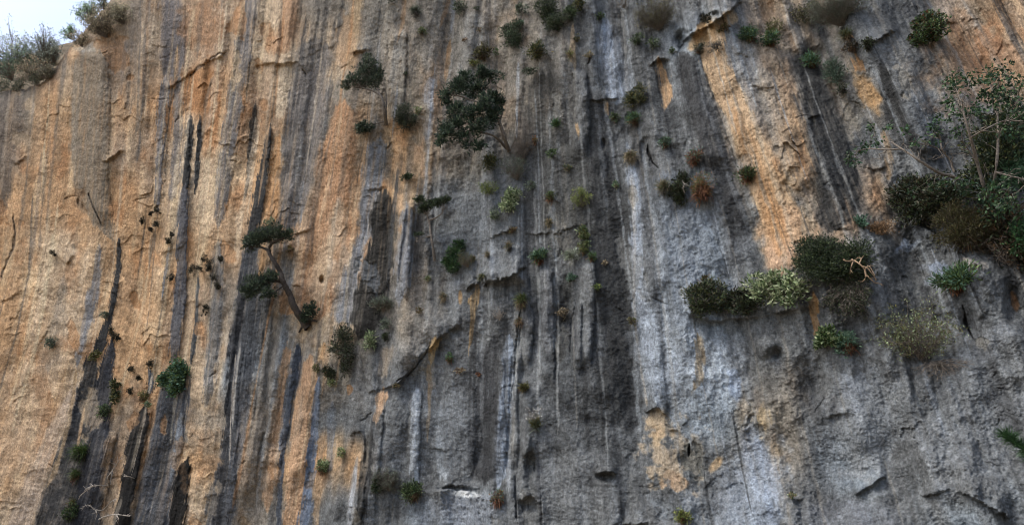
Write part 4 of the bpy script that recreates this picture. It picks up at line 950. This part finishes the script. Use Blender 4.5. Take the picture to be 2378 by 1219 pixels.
dead_branch('bleached branch arching left over the dark streak', [[(250, 1128, 0), (232, 1126, .6), (212, 1130, .9), (196, 1142, 1), (184, 1152, 1)], [(212, 1130, .9), (200, 1133, 1)]], 1.4, group='bleached branches low on the left')
dead_branch('lowest bleached branch reaching right across the tall black tufa', [[(230, 1205, 0), (246, 1198, .6), (270, 1194, .9), (302, 1198, 1)], [(270, 1194, .9), (276, 1205, 1)]], 1.5, group='bleached branches low on the left')
dead_branch('forked bleached branch between the arching and the lowest branch', [[(240, 1184, 0), (222, 1184, .5), (206, 1172, .8), (192, 1176, .9)], [(222, 1184, .5), (226, 1194, .7)], [(240, 1184, 0), (256, 1166, .6), (272, 1156, .8)]], 1.3, group='bleached branches low on the left')
dead_branch('tiny bleached twig sticking out of the tall black tufa', [[(312, 1110, 0), (300, 1106, .4), (286, 1106, .5)]], 1.2, group='bleached branches low on the left', forks=5)

# ---- middle part
cushion(943, 268, 30, 34, 'soft round grey-green shrub right of the slender pine', [(64, 72, 58), (76, 82, 66), (52, 60, 50)], 1500, leaf=.11, wl=.3, blobs=[(0, -6, 22, 24), (-12, 10, 18, 18), (16, 12, 16, 16), (0, 24, 14, 12)], twigs=30)
tuft(970, 258, 12, 9, 'yellow-green rosette against the soft round shrub', LIME+PALEG, RED, .3, 160)
cushion(1139, 374, 22, 22, 'dark green bush under the largest pine', DARKG+OLIVE, 900, leaf=.09, wl=.3, twigs=14)
twiggy(1212, 345, 34, 42, 'tangle of bare pale twigs right of the largest pine', 60, mat=M_GREY, thick=.9, fork=5)
twiggy(1200, 392, 34, 34, 'hazy grey-green wispy bush below the bare tangle', 60, GREYG, 1500, name='wispy_bush', thick=.8)
grass(967, 30, 18, 20, 'dark green grassy tuft near the top edge above the stained drip', DARKG+GREYG, GREYT, 320)
tuft(980, 77, 12, 9, 'small round tussock at the top of a tan drip', OLIVE+MID, BROWN, .6, 200)
tuft(1069, 24, 16, 22, 'dark upright tussock near the top edge, right of the tan drip', DARKG+GREYG, GREYT, .3, 360)
tuft(1107, 21, 5, 5, 'tiny dark tuft near the top edge', DARKG, MOSS, .3, 80)
tuft(1114, 71, 6, 5, 'tiny brown tuft on pale stone left of the round grey-green bush', BROWN+OLIVE, BROWN, .3, 90)
tuft(1080, 94, 6, 7, 'tiny brown tuft lower on the pale stone', BROWN, BROWN, .3, 90)
tuft(942, 171, 4, 5, 'tiny dark tuft on the pale rib above the slender pine\'s right side', DARKG, MOSS, .3, 70)
tuft(910, 4, 9, 6, 'dark tuft cut by the top edge over hanging drips', DARKG+GREYT, GREYT, .3, 150)
cushion(1190, 76, 34, 26, 'large round grey-green bush near the top edge', [(60, 74, 56), (74, 88, 66), (50, 62, 48)], 1800, leaf=.11, wl=.3, twigs=40, blobs=[(-2, -6, 30, 18), (4, 14, 26, 20)])
tuft(1122, 131, 28, 19, 'dark brown-green tussock on the sloping ledge', OLIVE+GREYT, BROWN, .4, 620, lw=.8)
tuft(1099, 150, 15, 6, 'yellow-green leaves at the lower left end of the sloping ledge', OLIVE+LIME, DRY, .1, 200)
tuft(1152, 124, 8, 10, 'small green tuft right of the brown-green ledge tussock', MID, MOSS, .2, 140)
cushion(1208, 24, 14, 16, 'small grey-green bush left of the dark top bushes', GREYG, 380, leaf=.09)
cushion(1207, 60, 12, 12, 'teal tuft right of the large round bush', TEAL[:2]+GREYG, 260, leaf=.08)
cushion(1270, 20, 32, 30, 'dense dark green bush at the top edge', DARKG, 1700, leaf=.1, wl=.35, twigs=20, blobs=[(0, -6, 30, 22), (6, 14, 24, 16)])
cushion(1298, 52, 28, 20, 'second dark green bush, lower right of the top edge bush', DARKG+GREYG[:1], 1200, leaf=.1, wl=.35, twigs=20)
tuft(1322, 38, 17, 22, 'upright green shrub at the right end of the top bushes', MID+DARKG, MOSS, .3, 460)
cushion(1346, 10, 18, 15, 'dull green bush at the top edge right of the dark ones', OLIVE+DARKG, 480, leaf=.09)
tuft(1250, 120, 28, 20, 'sprawling brown-green tussock above the dark pit', OLIVE+DARKG, BROWN, .4, 620, lw=.8)
cushion(1234, 164, 18, 11, 'blue-grey low tuft under the sprawling tussock', GREYG+DARKG[:1], 340, leaf=.08)
tuft(1395, 42, 11, 10, 'single green tuft on the pale blue streak\'s head', MID+DARKG, MOSS, .3, 220)
tuft(1341, 93, 8, 9, 'small olive tuft at the top of a tan stain', OLIVE, BROWN, .4, 120)
tuft(1367, 131, 9, 9, 'small brown-green tuft at a broken corner of grey rock', OLIVE+DRY, BROWN, .4, 130)
grass(1325, 128, 18, 16, 'pale thin grass beside the broken tan stone', LIME+DRY, DRY, 120)
tuft(1480, 96, 15, 17, 'round dark green tussock, left of the pair on grey slab', MID+DARKG, MOSS, .3, 380)
tuft(1517, 106, 15, 13, 'flatter grey-green tussock, right of the pair on grey slab', GREYG+MID, GREYT, .4, 320)
twiggy(1530, 42, 44, 36, 'big dry grey bush of fine twigs near the top edge', 130, OLIVE+GREYT, 1500, name='dry_bush', thick=.8, fork=5)
twiggy(1450, 10, 22, 14, 'thin bare twigs cut by the top edge left of the big dry bush', 30, thick=.8, fork=4)
tuft(1621, 118, 13, 13, 'dark tussock under the roof of the tan hollow', MOSS+DARKG, BROWN, .5, 320)
cushion(1660, 108, 20, 10, 'grey dusty plant in the tan hollow under the roof', GREYT, 340, leaf=.06)
cushion(1683, 66, 12, 8, 'small brown-green clump inside the tan hollow', OLIVE+BROWN, 180, leaf=.07)
cushion(1640, 46, 13, 12, 'dark clump hanging high in the tan hollow', MOSS, 240, leaf=.07)
tuft(1744, 88, 22, 20, 'leafy green tussock right of the tan hollow', TEAL[:3]+MID, RED, .5, 620)
cushion(1800, 66, 19, 17, 'olive dome-shaped cushion above a green tussock', OLIVE, 900, leaf=.06, wl=.4)
tuft(1790, 100, 22, 16, 'green tussock directly under the olive dome', TEAL[:3]+MID, RED, .5, 560)
tuft(1884, 146, 22, 18, 'red-brown and green tussock beside the grey boulder knob', TEAL[:2]+MID[:2], RED, 1.0, 520)
cushion(2155, 66, 30, 34, 'big dark leafy bush near the top right', DARKG+MID+[(84, 60, 40)], 2200, leaf=.1, wl=.6, blobs=[(2, -14, 26, 20), (6, 10, 28, 20), (-20, 26, 16, 10)], under=BROWN)
twiggy(1950, 34, 56, 34, 'large grey tangled bush at the top edge', 170, GREYG+DARKG[:1], 2600, name='dry_bush', thick=.9, fork=5, leaf=.06)
cushion(1868, 34, 28, 22, 'dull olive bush beside the dark cleft at the top', OLIVE+GREYT, 1000, leaf=.07, twigs=20)
grass(1966, 86, 22, 20, 'olive grass tuft above the orange patch', OLIVE+GREYG, BROWN, 320)
tuft(1977, 112, 14, 15, 'dark brown tussock at the left of the ledge above the orange patch', BROWN[:1]+MOSS, BROWN, .7, 360)
tuft(2014, 108, 13, 16, 'dark green-brown tussock at the right of the ledge above the orange patch', DARKG+MOSS, MOSS, .6, 360)
cushion(1940, 168, 24, 32, 'soft blue-green bush left of the orange patch', [(72, 90, 76), (86, 104, 90), (60, 76, 64)], 1500, leaf=.09, wl=.25, twigs=40, fill=.2)
tuft(1955, 213, 18, 9, 'dark low tuft under the soft blue-green bush', DARKG+GREYT, GREYT, .4, 220)
cushion(1474, 226, 28, 26, 'olive dome bush in the middle of the grey face', OLIVE+DARKG, 1900, leaf=.08, wl=.35, blobs=[(4, -8, 24, 16), (-10, 8, 22, 16), (12, 6, 16, 14)])
tuft(1428, 275, 13, 13, 'small round tussock left below the olive dome bush', MID+DARKG, BROWN, .5, 320)
tuft(1473, 281, 19, 20, 'leafy tussock right below the olive dome bush', TEAL[:3]+MID, BROWN, .5, 560)
def flowers(x, y, w_, h_, label, pal, n=24, fl=1.0, body=260):
    s = mpp(x, y); e_ = empty('flowering_plant', P(x, y, .02), label, 'flowering plant'); a_, c_ = w_*s, h_*s; b = P(x, y+h_*.55, .05)
    add('foliage', blades(b, body, (a_+c_)*.55, .03, pal, .8, .5, .15, UP*.7+OUT*.6), M_LEAF, e_)
    st = []; heads = []
    for i in range(n):
        tip = b+RGT*a_*rng.uniform(-1.15, 1.1)+UP*c_*rng.uniform(.5, 1.75)+OUT*a_*rng.uniform(.1, .8)
        st.append((wander(b, tip, 5, .05), np.linspace(.006, .004, 5))); heads.append((tip, .007*fl, .007*fl, .007*fl))
    add('flower_stalks', tubes(st, 4), M_GREY, e_)
    for h_ in heads: add('flower', leaf_cloud([h_], 6, .026*fl, .022*fl, WHITE, .25, .8, .2, .6, .1, .1, per=10), M_PET, e_)
flowers(1292, 282, 17, 15, 'green tuft with a few white flower heads on grey stone', MID+TEAL[:2], 9, 1.0)
tuft(1545, 336, 16, 15, 'teal-green tussock beside the tan drip', TEAL+DARKG, BROWN, .4, 420)
tuft(1611, 372, 20, 19, 'rust-brown leafy tussock on the dark face', RED+TEAL[:2], RED, 1.0, 420)
grass(1465, 366, 18, 28, 'dry tan drooping grass tussock beside the crack', DRY+OLIVE, DRY, 460, droop=1.4)
tuft(1282, 360, 15, 10, 'small green tussock alone on dark stone', MID, MOSS, .3, 260)
tuft(1243, 332, 11, 11, 'reddish small tuft at the twig tangle\'s right edge', RED+OLIVE, RED, .5, 160)
tuft(1317, 392, 11, 9, 'dull grey-green small tuft below the green one', GREYG+OLIVE, DRY, .4, 180)
tuft(1733, 413, 23, 19, 'round green-brown tussock on the edge of the orange band', MID+DARKG+RED[:1], RED, .6, 620)
grass(1543, 438, 28, 22, 'dry pale tussock at the left of the three-part shrub ledge', DRY+OLIVE+TEAL[:1], GREYT, 420)
cushion(1578, 436, 30, 36, 'very dark green shrub in the middle of the shrub ledge', DARKG+MOSS, 1900, leaf=.09, wl=.35, blobs=[(4, -16, 22, 16), (-4, 6, 24, 22), (0, 26, 14, 14)])
cushion(1630, 436, 28, 28, 'round shrub, green above and rust below, at the right of the shrub ledge', [(88, 104, 70), (74, 92, 60), (110, 80, 50), (134, 92, 56)], 1500, leaf=.08, wl=.25, under=RED, twigs=20)
dead_branch('short bleached forked twig in front of the dark ledge shrub', [[(1590, 448, .5), (1586, 438, .9), (1590, 428, 1.0), (1600, 432, 1.0)], [(1590, 428, 1.0), (1584, 420, 1.0)]], 1.0, forks=4)
tuft(1430, 432, 8, 9, 'small pale grey-green rosette', PALEG+TEAL, DRY, .2, 180)
tuft(1278, 460, 13, 17, 'narrow green tussock with a brown base', MID+OLIVE, RED, .7, 320)
twiggy(1353, 462, 26, 24, 'bright lime-green bush on thin stems', 46, LIME, 1400, name='leafy_bush', leaf=.08)
grass(1276, 518, 15, 15, 'pale dry grass tuft under the narrow tussock', OLIVE+DRY, DRY, 200)
cushion(1188, 466, 32, 26, 'pale-leaved shrub flecked with white on grey stone', PALEG, 1100, leaf=.11, wl=.45, blobs=[(6, -8, 26, 16), (-8, 12, 22, 14)], twigs=20)
cushion(1136, 436, 22, 16, 'soft lime-green shrub left of the pale-leaved one', LIME+PALEG[:1], 620, leaf=.09, wl=.25, twigs=16)
cushion(945, 410, 20, 9, 'low dark green tuft on a ledge below the soft round shrub', DARKG, 420, leaf=.08)
cushion(1052, 596, 32, 40, 'slanting bright dark-green bush left of the roof', [(40, 66, 40), (52, 80, 46), (34, 54, 36), (70, 92, 56)], 2400, leaf=.1, wl=.35, blobs=[(16, -26, 18, 14), (4, -8, 22, 18), (-12, 12, 20, 20), (2, 26, 18, 14)], twigs=20)
twiggy(1086, 604, 24, 22, 'grey-green thin bush against the slanting green bush', 40, GREYG+OLIVE, 500, name='wispy_bush', leaf=.06)
tuft(995, 648, 10, 9, 'pale olive tuft at the small pine\'s foot', OLIVE+PALEG, DRY, .3, 170)
grass(1100, 602, 14, 9, 'dry grass along the roof\'s top edge, left', DRY+OLIVE, DRY, 160)
grass(1132, 592, 16, 8, 'dry grass along the roof\'s top edge, middle', DRY+GREYG, DRY, 160)
grass(1182, 574, 20, 12, 'thin dry grass along the roof\'s top edge, right', DRY+GREYG, GREYT, 200)
tuft(1190, 536, 13, 8, 'brownish small tuft above the right end of the roof', OLIVE+BROWN, BROWN, .4, 160)
tuft(1252, 603, 23, 20, 'leafy pale-edged tussock with a red-brown base', TEAL+MID, RED, .8, 560)
cushion(1327, 594, 20, 17, 'silvery pale shrub left of the vertical green strip', [(150, 158, 142), (120, 130, 112), (96, 104, 90)], 560, leaf=.08, wl=.35)
cushion(1357, 546, 15, 26, 'vertical strip of mixed green leaves growing down a crack', MID+PALEG[:2]+OLIVE, 900, leaf=.08, wl=.5, blobs=[(-4, -12, 12, 12), (2, 4, 12, 12), (0, 22, 14, 10)])
tuft(1374, 599, 13, 14, 'green-brown tussock at the lower end of the vertical strip', MID+TEAL[:1], RED, .5, 300)
tuft(1355, 586, 12, 9, 'olive tuft between silvery shrub and strip end', OLIVE+MID, BROWN, .3, 200)
tuft(1325, 649, 13, 9, 'small teal tussock above the grey columns', TEAL[:3], MOSS, .3, 260)
tuft(1386, 668, 11, 7, 'small yellow-green tuft right of the short grey column', LIME+MID, MOSS, .3, 160)
tuft(1405, 613, 7, 7, 'faint grey dry tuft right of the vertical strip', GREYT+DRY, GREYT, .3, 110)
grass(1212, 700, 22, 24, 'yellow-green tussock with brown hanging blades on the column head', OLIVE+LIME+MID, BROWN+DRY, 520, droop=1.2)
grass(1206, 745, 10, 22, 'brown hanging tuft below the yellow-green tussock', BROWN+OLIVE, BROWN, 200, droop=1.8, up=-.3)
cushion(1309, 728, 16, 13, 'grey dead tuft on a dark hollow between columns', GREYT+DRY, 360, leaf=.07)
tuft(1467, 746, 9, 11, 'grey-brown round tuft on the edge of the blue-grey streak', GREYT+OLIVE, BROWN, .5, 180)
twiggy(1160, 730, 17, 18, 'small ball of bare pale twigs on dark stone', 30, mat=M_PALE, thick=.7, fork=5)
cushion(796, 800, 36, 44, 'large dark drooping shrub on the boundary of orange and grey', DARKG+MOSS+GREYG[:1], 2600, leaf=.1, wl=.3, blobs=[(4, -22, 28, 22), (-8, 2, 28, 24), (14, 22, 24, 26), (8, 52, 16, 26)], twigs=40)
cushion(765, 866, 13, 17, 'separate dark round cushion below left of the drooping shrub', DARKG+MOSS, 620, leaf=.08)
tuft(772, 892, 14, 8, 'pale green fringe under the dark round cushion', PALEG+LIME, DRY, .4, 220)
cushion(736, 856, 9, 9, 'small mossy tuft left of the dark round cushion', OLIVE, 180, leaf=.07)
cushion(860, 788, 20, 22, 'pale-leaved shrub touching the drooping shrub\'s right side', PALEG+DARKG[:2], 620, leaf=.09, wl=.45)
tuft(896, 784, 10, 10, 'dark round tussock right of the pale-leaved shrub', DARKG, MOSS, .4, 260)
cushion(896, 752, 16, 14, 'faint grey-green leaves above the dark round tussock', GREYG, 300, leaf=.07)
twiggy(890, 708, 30, 16, 'fluffy grey-green bush on the ledge under the dark rib', 60, GREYG, 1100, name='wispy_bush', leaf=.07)
twiggy(945, 690, 12, 12, 'thin dead twig bush right of the fluffy one', 16, thick=.8)
tuft(975, 724, 9, 9, 'brown small tuft on grey stone left of the tan drip', BROWN+OLIVE, BROWN, .4, 150)
tuft(1045, 834, 10, 14, 'green tuft with red leaves in a small crack', MID+TEAL[:1], RED, .8, 220)
tuft(1068, 862, 14, 7, 'dry pale tuft below the crack tuft', DRY+RED[:1], DRY, .4, 140)
tuft(1111, 870, 5, 6, 'tiny reddish tuft on plain grey stone', RED, RED, .4, 70)
tuft(920, 896, 9, 6, 'small tan tuft at the flake\'s lower tip', DRY+OLIVE, BROWN, .3, 110)
tuft(1215, 900, 14, 15, 'olive round tussock above the white-flowered plant', OLIVE, BROWN, .5, 360)
flowers(1246, 975, 21, 24, 'plant with many white flower heads on thin stalks', GREYG+OLIVE, 46, 1.0, 180)
tuft(749, 1085, 17, 20, 'green tussock with red-brown base, low beside the orange stone', MID+PALEG[:2], RED, .7, 520)
tuft(792, 1052, 11, 14, 'pale green upright tuft, right of the red-based tussock', PALEG+LIME[:2], DRY, .1, 280)
twiggy(905, 1118, 34, 26, 'grey dry bush near the bottom', 80, GREYT+GREYG, 1300, name='dry_bush', leaf=.07, fork=5)
cushion(876, 1130, 12, 20, 'dark green leaves at the left end of the grey dry bush', DARKG, 420, leaf=.08)
tuft(964, 1142, 26, 24, 'broad green shrub over brown stems, right of the grey dry bush', MID+PALEG[:1]+DARKG, BROWN, .8, 900)
tuft(1157, 1163, 16, 19, 'red-brown tussock right of the pale bottom slab', TEAL[:2]+BROWN, RED, 1.0, 380)
tuft(1583, 1203, 19, 15, 'yellow-green tussock at the bottom edge', LIME+OLIVE, RED, .4, 420)

grass(1030, 690, 14, 16, 'thin grey-green grass on the broken stone below the roof\'s left end', GREYG+DRY, DRY, 200)
cushion(1150, 500, 20, 12, 'faint grey-green low plant on pale grey stone below the white-flecked shrub', GREYG+PALEG[:1], 300, leaf=.07)
grass(1120, 645, 20, 10, 'dull grass fringe hanging over the roof\'s edge', GREYG+OLIVE, GREYT, 240, droop=1.4)
cushion(1236, 430, 16, 12, 'wispy dull green plant right of the pale-leaved white-flecked shrub', GREYG, 240, leaf=.07)
tuft(1560, 120, 8, 7, 'very small green tuft beside the pit at the roof\'s left foot', MID+DARKG, MOSS, .3, 120)
# ---- right part
e_ = cushion(1925, 602, 90, 62, 'largest dark green mounded shrub right of the orange band', DARKG[:3]+[(60, 72, 46)], 13000, leaf=.075, wl=.4, out=.4, stems=14,
        blobs=[(-30, -22, 44, 34), (6, -14, 46, 36), (46, 2, 40, 32), (-36, 16, 44, 36), (4, 26, 46, 34), (66, 22, 32, 28), (84, 40, 18, 18)], twigs=90)
dead_branch('exposed tan forked roots hanging at the right of the largest mound', [[(1978, 602, .9), (1995, 612, 1.2), (2008, 626, 1.2), (2014, 640, 1.1), (2030, 655, .9), (2048, 660, .5)], [(1995, 612, 1.2), (2000, 600, 1.2), (1990, 598, 1.1)], [(2008, 626, 1.2), (2018, 618, 1.2), (2032, 640, 1.1)],
        [(2000, 618, 1.2), (2014, 622, 1.3), (2024, 634, 1.2), (2036, 650, .9)], [(1985, 604, 1), (1968, 606, 1.2), (1958, 604, 1.2)], [(1982, 604, 1), (1976, 622, 1.2), (1974, 636, 1.1)], [(2008, 626, 1.2), (2010, 644, 1.2), (2002, 655, 1.1)]], 1.6, M_ROOT, 'roots', 'exposed_roots', forks=8)
twiggy(1965, 690, 44, 44, 'grey thatch of fine twigs hanging under the largest mound', 120, GREYT+DARKG, 1500, name='dry_bush', fromtop=True, fork=4, leaf=.08)
cushion(1802, 668, 88, 46, 'pale-leaved spreading shrub left of the largest mound', PALEG, 1250, leaf=.15, wl=.42, out=.5, stems=34, blobs=[(-40, -10, 44, 24), (10, -24, 50, 20), (50, -2, 42, 22), (-20, 18, 44, 22), (30, 24, 40, 18)], fill=.1, twigs=60)
cushion(1648, 690, 58, 48, 'dark hanging shrub at the left end of the hanging hedge', DARKG+GREYT[:1]+OLIVE[:1], 4200, leaf=.1, wl=.35, blobs=[(-28, -10, 32, 30), (2, -20, 32, 24), (14, 10, 36, 30), (-20, 20, 30, 24)], twigs=40)
cushion(1718, 702, 50, 26, 'dark green trailing bush between hanging shrub and pale-leaved shrub', DARKG+MOSS, 2600, leaf=.11, wl=.3, blobs=[(-16, -4, 36, 22), (20, 4, 36, 20)], twigs=50)
tuft(1640, 655, 15, 15, 'brown rosette growing on top of the dark hanging shrub', BROWN+OLIVE, RED, .5, 260)
cushion(1930, 788, 34, 24, 'pale-leaved shrub below the twig thatch', PALEG[:3]+MID, 1100, leaf=.12, wl=.5, blobs=[(-10, -8, 22, 16), (-22, 10, 14, 10), (8, 6, 18, 12)])
tuft(1972, 802, 24, 24, 'blue-green tussock with red leaves beside the pale-leaved shrub', TEAL, RED, .9, 620)
twiggy(2140, 790, 74, 60, 'open feathery yellow-green shrub on bare grey stone', 60, OLIVE+PALEG[:2]+LIME[3:], 3000, name='feathery_bush', fork=5, leaf=.08, thick=.8)
twiggy(2180, 858, 50, 30, 'dry brown twigs trailing under the feathery shrub', 50, name='bare_bush', fromtop=True, fork=4, thick=.8)
tuft(2222, 656, 33, 28, 'wide tussock, green edges round a brown heart', MID+TEAL[:2], RED, 1.0, 900)
tuft(2001, 520, 14, 11, 'small spiky blue-green rosette above the tan moss patch', TEAL[:3], MOSS, .3, 200, lw=1.3)
cushion(2044, 527, 29, 16, 'low dry tan moss cushion', [(128, 104, 78), (148, 120, 88), (108, 88, 66)], 1300, leaf=.06, wl=.3, out=.15)
cushion(2152, 466, 78, 52, 'broad dark bush below the leafy tree\'s long branch', DARKG+MOSS+[(66, 62, 46)], 5600, leaf=.12, wl=.4, blobs=[(-36, -14, 40, 30), (6, -20, 48, 26), (40, -4, 38, 32), (-10, 16, 48, 30), (20, 30, 32, 22)], twigs=80)
grass(2250, 548, 46, 40, 'great olive-brown grassy mound right of the broad dark bush', [(60, 60, 38), (74, 70, 46), (50, 48, 34)], BROWN+GREYT, 1400, cat='grass mound', droop=1.3, wd=1.3)
cushion(2235, 520, 62, 44, 'olive shrub mound inside the grassy mound', [(70, 72, 44), (84, 82, 52), (58, 56, 38), (70, 60, 42)], 6000, leaf=.09, wl=.22, out=.55, blobs=[(-20, -10, 40, 30), (20, -4, 38, 28), (0, 18, 46, 26)], twigs=60)
cushion(2330, 540, 60, 70, 'dark brown thatch of dead leaves at the right edge', [(60, 50, 38), (80, 64, 46), (48, 42, 34), (50, 62, 42)], 4600, leaf=.14, wl=.3, twigs=90)
twiggy(2345, 590, 34, 34, 'bare pale twigs low at the right edge', 30, mat=M_GREY, thick=1.2)
cushion(2370, 555, 20, 46, 'bright green leaves cut by the right edge below the tree', [(60, 92, 60), (76, 112, 72), (50, 76, 52)], 900, leaf=.12, wl=.45)
cushion(2362, 385, 28, 62, 'feathery blue-green foliage cut by the right edge', [(58, 86, 62), (74, 102, 76), (48, 70, 52)], 2400, leaf=.11, wl=.3, out=1.4, blobs=[(2, -34, 20, 22), (-6, 0, 24, 20), (6, 34, 20, 26)], fill=.25)
cushion(1840, 1151, 9, 6, 'tiny pale tuft low on the grey face', PALEG+DRY, 120, leaf=.06)
cushion(2300, 350, 60, 66, 'shadowy dark thicket behind the leafy tree', DARKG[:3]+OLIVE[:1], 6500, leaf=.12, wl=.45, out=.15, blobs=[(30, -50, 44, 36), (10, 0, 50, 44), (50, 20, 40, 56), (0, 60, 60, 50)], twigs=60)

# broad-leaved tree reaching out on the right
def broad_tree():
    x0, y0 = 2290, 470; e_ = empty('broadleaf_tree', P(x0, y0, .1), 'leafy broad-leaved tree leaning out from the right of the wall', 'tree'); s = mpp(x0, y0)
    Q = lambda x, y, o_: P_fix(x, y, o_, x0, y0)
    tr = [([(2296, 478, .1), (2284, 430, .9), (2270, 380, 1.6), (2254, 320, 2.1), (2240, 270, 2.4), (2225, 235, 2.5)], 4, 1.5, 'trunk'),
          ([(2300, 470, .1), (2312, 400, 1.0), (2318, 320, 1.6), (2316, 240, 2.0), (2320, 180, 2.1)], 3.6, 1.3, 'trunk'),
          ([(2250, 440, .6), (2215, 412, 1.5), (2182, 402, 2.0), (2140, 376, 2.4), (2100, 350, 2.6), (2070, 330, 2.6)], 4.2, 1.4, 'branch'),
          ([(2092, 346, 2.6), (2060, 348, 2.7), (2020, 346, 2.7), (1992, 352, 2.7), (1984, 372, 2.6)], 1.8, .8, 'branch'),
          ([(2216, 400, 1.6), (2205, 370, 1.9), (2188, 350, 2.0), (2184, 322, 2.0), (2176, 296, 2.0)], 2.2, .8, 'branch'),
          ([(2188, 350, 2), (2160, 338, 2.1), (2138, 334, 2.1)], 1.4, .7, 'branch'),
          ([(2254, 320, 2.1), (2290, 300, 2.2), (2330, 282, 2.2), (2376, 282, 2.1)], 2, .9, 'branch'),
          ([(2240, 270, 2.4), (2232, 240, 2.5), (2222, 210, 2.6)], 1.8, .7, 'branch'), ([(2318, 320, 1.6), (2350, 250, 1.8), (2372, 200, 1.9)], 1.8, .7, 'branch'),
          ([(2270, 380, 1.6), (2250, 350, 1.9), (2236, 330, 2.1)], 1.6, .7, 'branch'), ([(2312, 400, 1), (2350, 410, 1.2), (2390, 420, 1.3)], 1.8, .8, 'branch')]
    for pts, r0, r1, nm in tr:
        q = [Q(*t_) for t_ in pts]; tb = [limb(q, r0*s, r1*s, 5)]; qq = tb[0][0]
        for f in range(7):
            j = rng.randint(2, len(qq)-1); d = unit(unit(qq[j]-qq[j-1])+rng.randn(3)*.7); tb.append((wander(qq[j], qq[j]+d*rng.uniform(14, 44)*s, 6, .08), np.linspace(.9*s, .35*s, 6)))
        add(nm, tubes(tb, 6), M_GREY, e_, True)
    sprays = [(2220, 180, 22, 14, 2.5), (2216, 205, 16, 14, 2.5), (2212, 232, 18, 10, 2.5), (2250, 190, 18, 8, 2.4), (2272, 190, 16, 8, 2.4), (2320, 160, 16, 12, 2.1), (2305, 175, 18, 12, 2.1), (2340, 175, 18, 10, 2.1), (2322, 200, 22, 12, 2), (2290, 225, 24, 16, 2.2), (2345, 222, 26, 16, 2),
              (2360, 245, 20, 20, 2), (2310, 245, 24, 14, 2.1), (2230, 262, 20, 12, 2.4), (2275, 262, 20, 12, 2.2), (2190, 278, 12, 10, 2), (2170, 305, 12, 14, 2), (2150, 330, 14, 8, 2.1), (2225, 300, 16, 12, 2.2), (2030, 292, 12, 8, 2.6), (2060, 296, 10, 8, 2.6), (2098, 302, 10, 7, 2.6), (2022, 326, 20, 10, 2.7), (2000, 350, 12, 8, 2.7), (1980, 374, 14, 12, 2.6), (1972, 358, 8, 8, 2.6), (2124, 330, 10, 8, 2.4),
              (2250, 430, 16, 20, 1.6), (2230, 440, 10, 14, 1.6), (2310, 440, 26, 16, 1.4), (2290, 460, 18, 14, 1.3), (2340, 470, 24, 18, 1.3), (2315, 500, 22, 14, 1.2), (2160, 434, 22, 5, 1.9), (2185, 425, 16, 5, 1.9), (2120, 446, 8, 8, 1.8), (2350, 300, 24, 24, 1.9), (2372, 190, 10, 16, 1.9)]
    bl = [(Q(x, y, o_), rw*s, rh*s, rw*s*.8) for x, y, rw, rh, o_ in sprays]
    add('foliage', leaf_cloud(bl, 2500, .15, .085, [(44, 66, 42), (54, 80, 50), (34, 52, 36), (72, 96, 62), (48, 72, 56)], .34, .3, -.1, 1.0, .4, .1, per=8), M_LEAF, e_)
    tws = {}
    for c, ra, rb, rc in bl:
        best = None
        for ti, (pts, r0, r1, nm) in enumerate(tr):
            for tj, t_ in enumerate(pts):
                q = Q(*t_); dd = np.linalg.norm(q-c)
                if best is None or dd < best[0]: best = (dd, q, (ti, tj))
        tw = tws.setdefault(best[2], [])
        tw.append((wander(best[1], c, 6, .07), np.linspace(.7*s, .3*s, 6)))
        for f in range(3): tw.append((wander(c, c+rng.randn(3)*np.array([ra, ra, rb])*.8, 4, .1), np.linspace(.35*s, .2*s, 4)))
    for tw in tws.values(): add('twigs', tubes(tw, 5), M_GREY, e_, True)
broad_tree()
def sprig():
    x0, y0 = 2440, 1085; e_ = empty('pine_sprig', P(x0, y0, .4), 'bright green pine sprig poking in at the right edge near the bottom', 'pine branch'); s = mpp(2378, 1050)
    q = [P_fix(a_, b_, o_, x0, y0) for a_, b_, o_ in [(2440, 1085, .0), (2410, 1070, 1.4), (2376, 1042, 1.6), (2352, 1022, 1.7), (2336, 1010, 1.7)]]
    pth = limb(q, 2*s, .6*s, 6); add('stem', tubes([pth]), M_BARK, e_, True)
    qs = pth[0]; Vv, Ff, Cc = [], [], []; o_ = 0
    for i in range(2, len(qs)):
        for r_ in range(5):
            d = unit(unit(qs[i]-qs[i-1])*.9+rng.randn(3)*.75); v, f, c = blades(qs[i], 12, 22*s, .012, [(46, 72, 42), (60, 90, 52), (38, 58, 38)], .35, .1, .05, d)
            Vv.append(v); Ff.append(f+o_); Cc.append(c); o_ += len(v)
    add('needles', (np.concatenate(Vv), np.concatenate(Ff), np.concatenate(Cc)), M_LEAF, e_)
sprig()
bpy.context.view_layer.update()
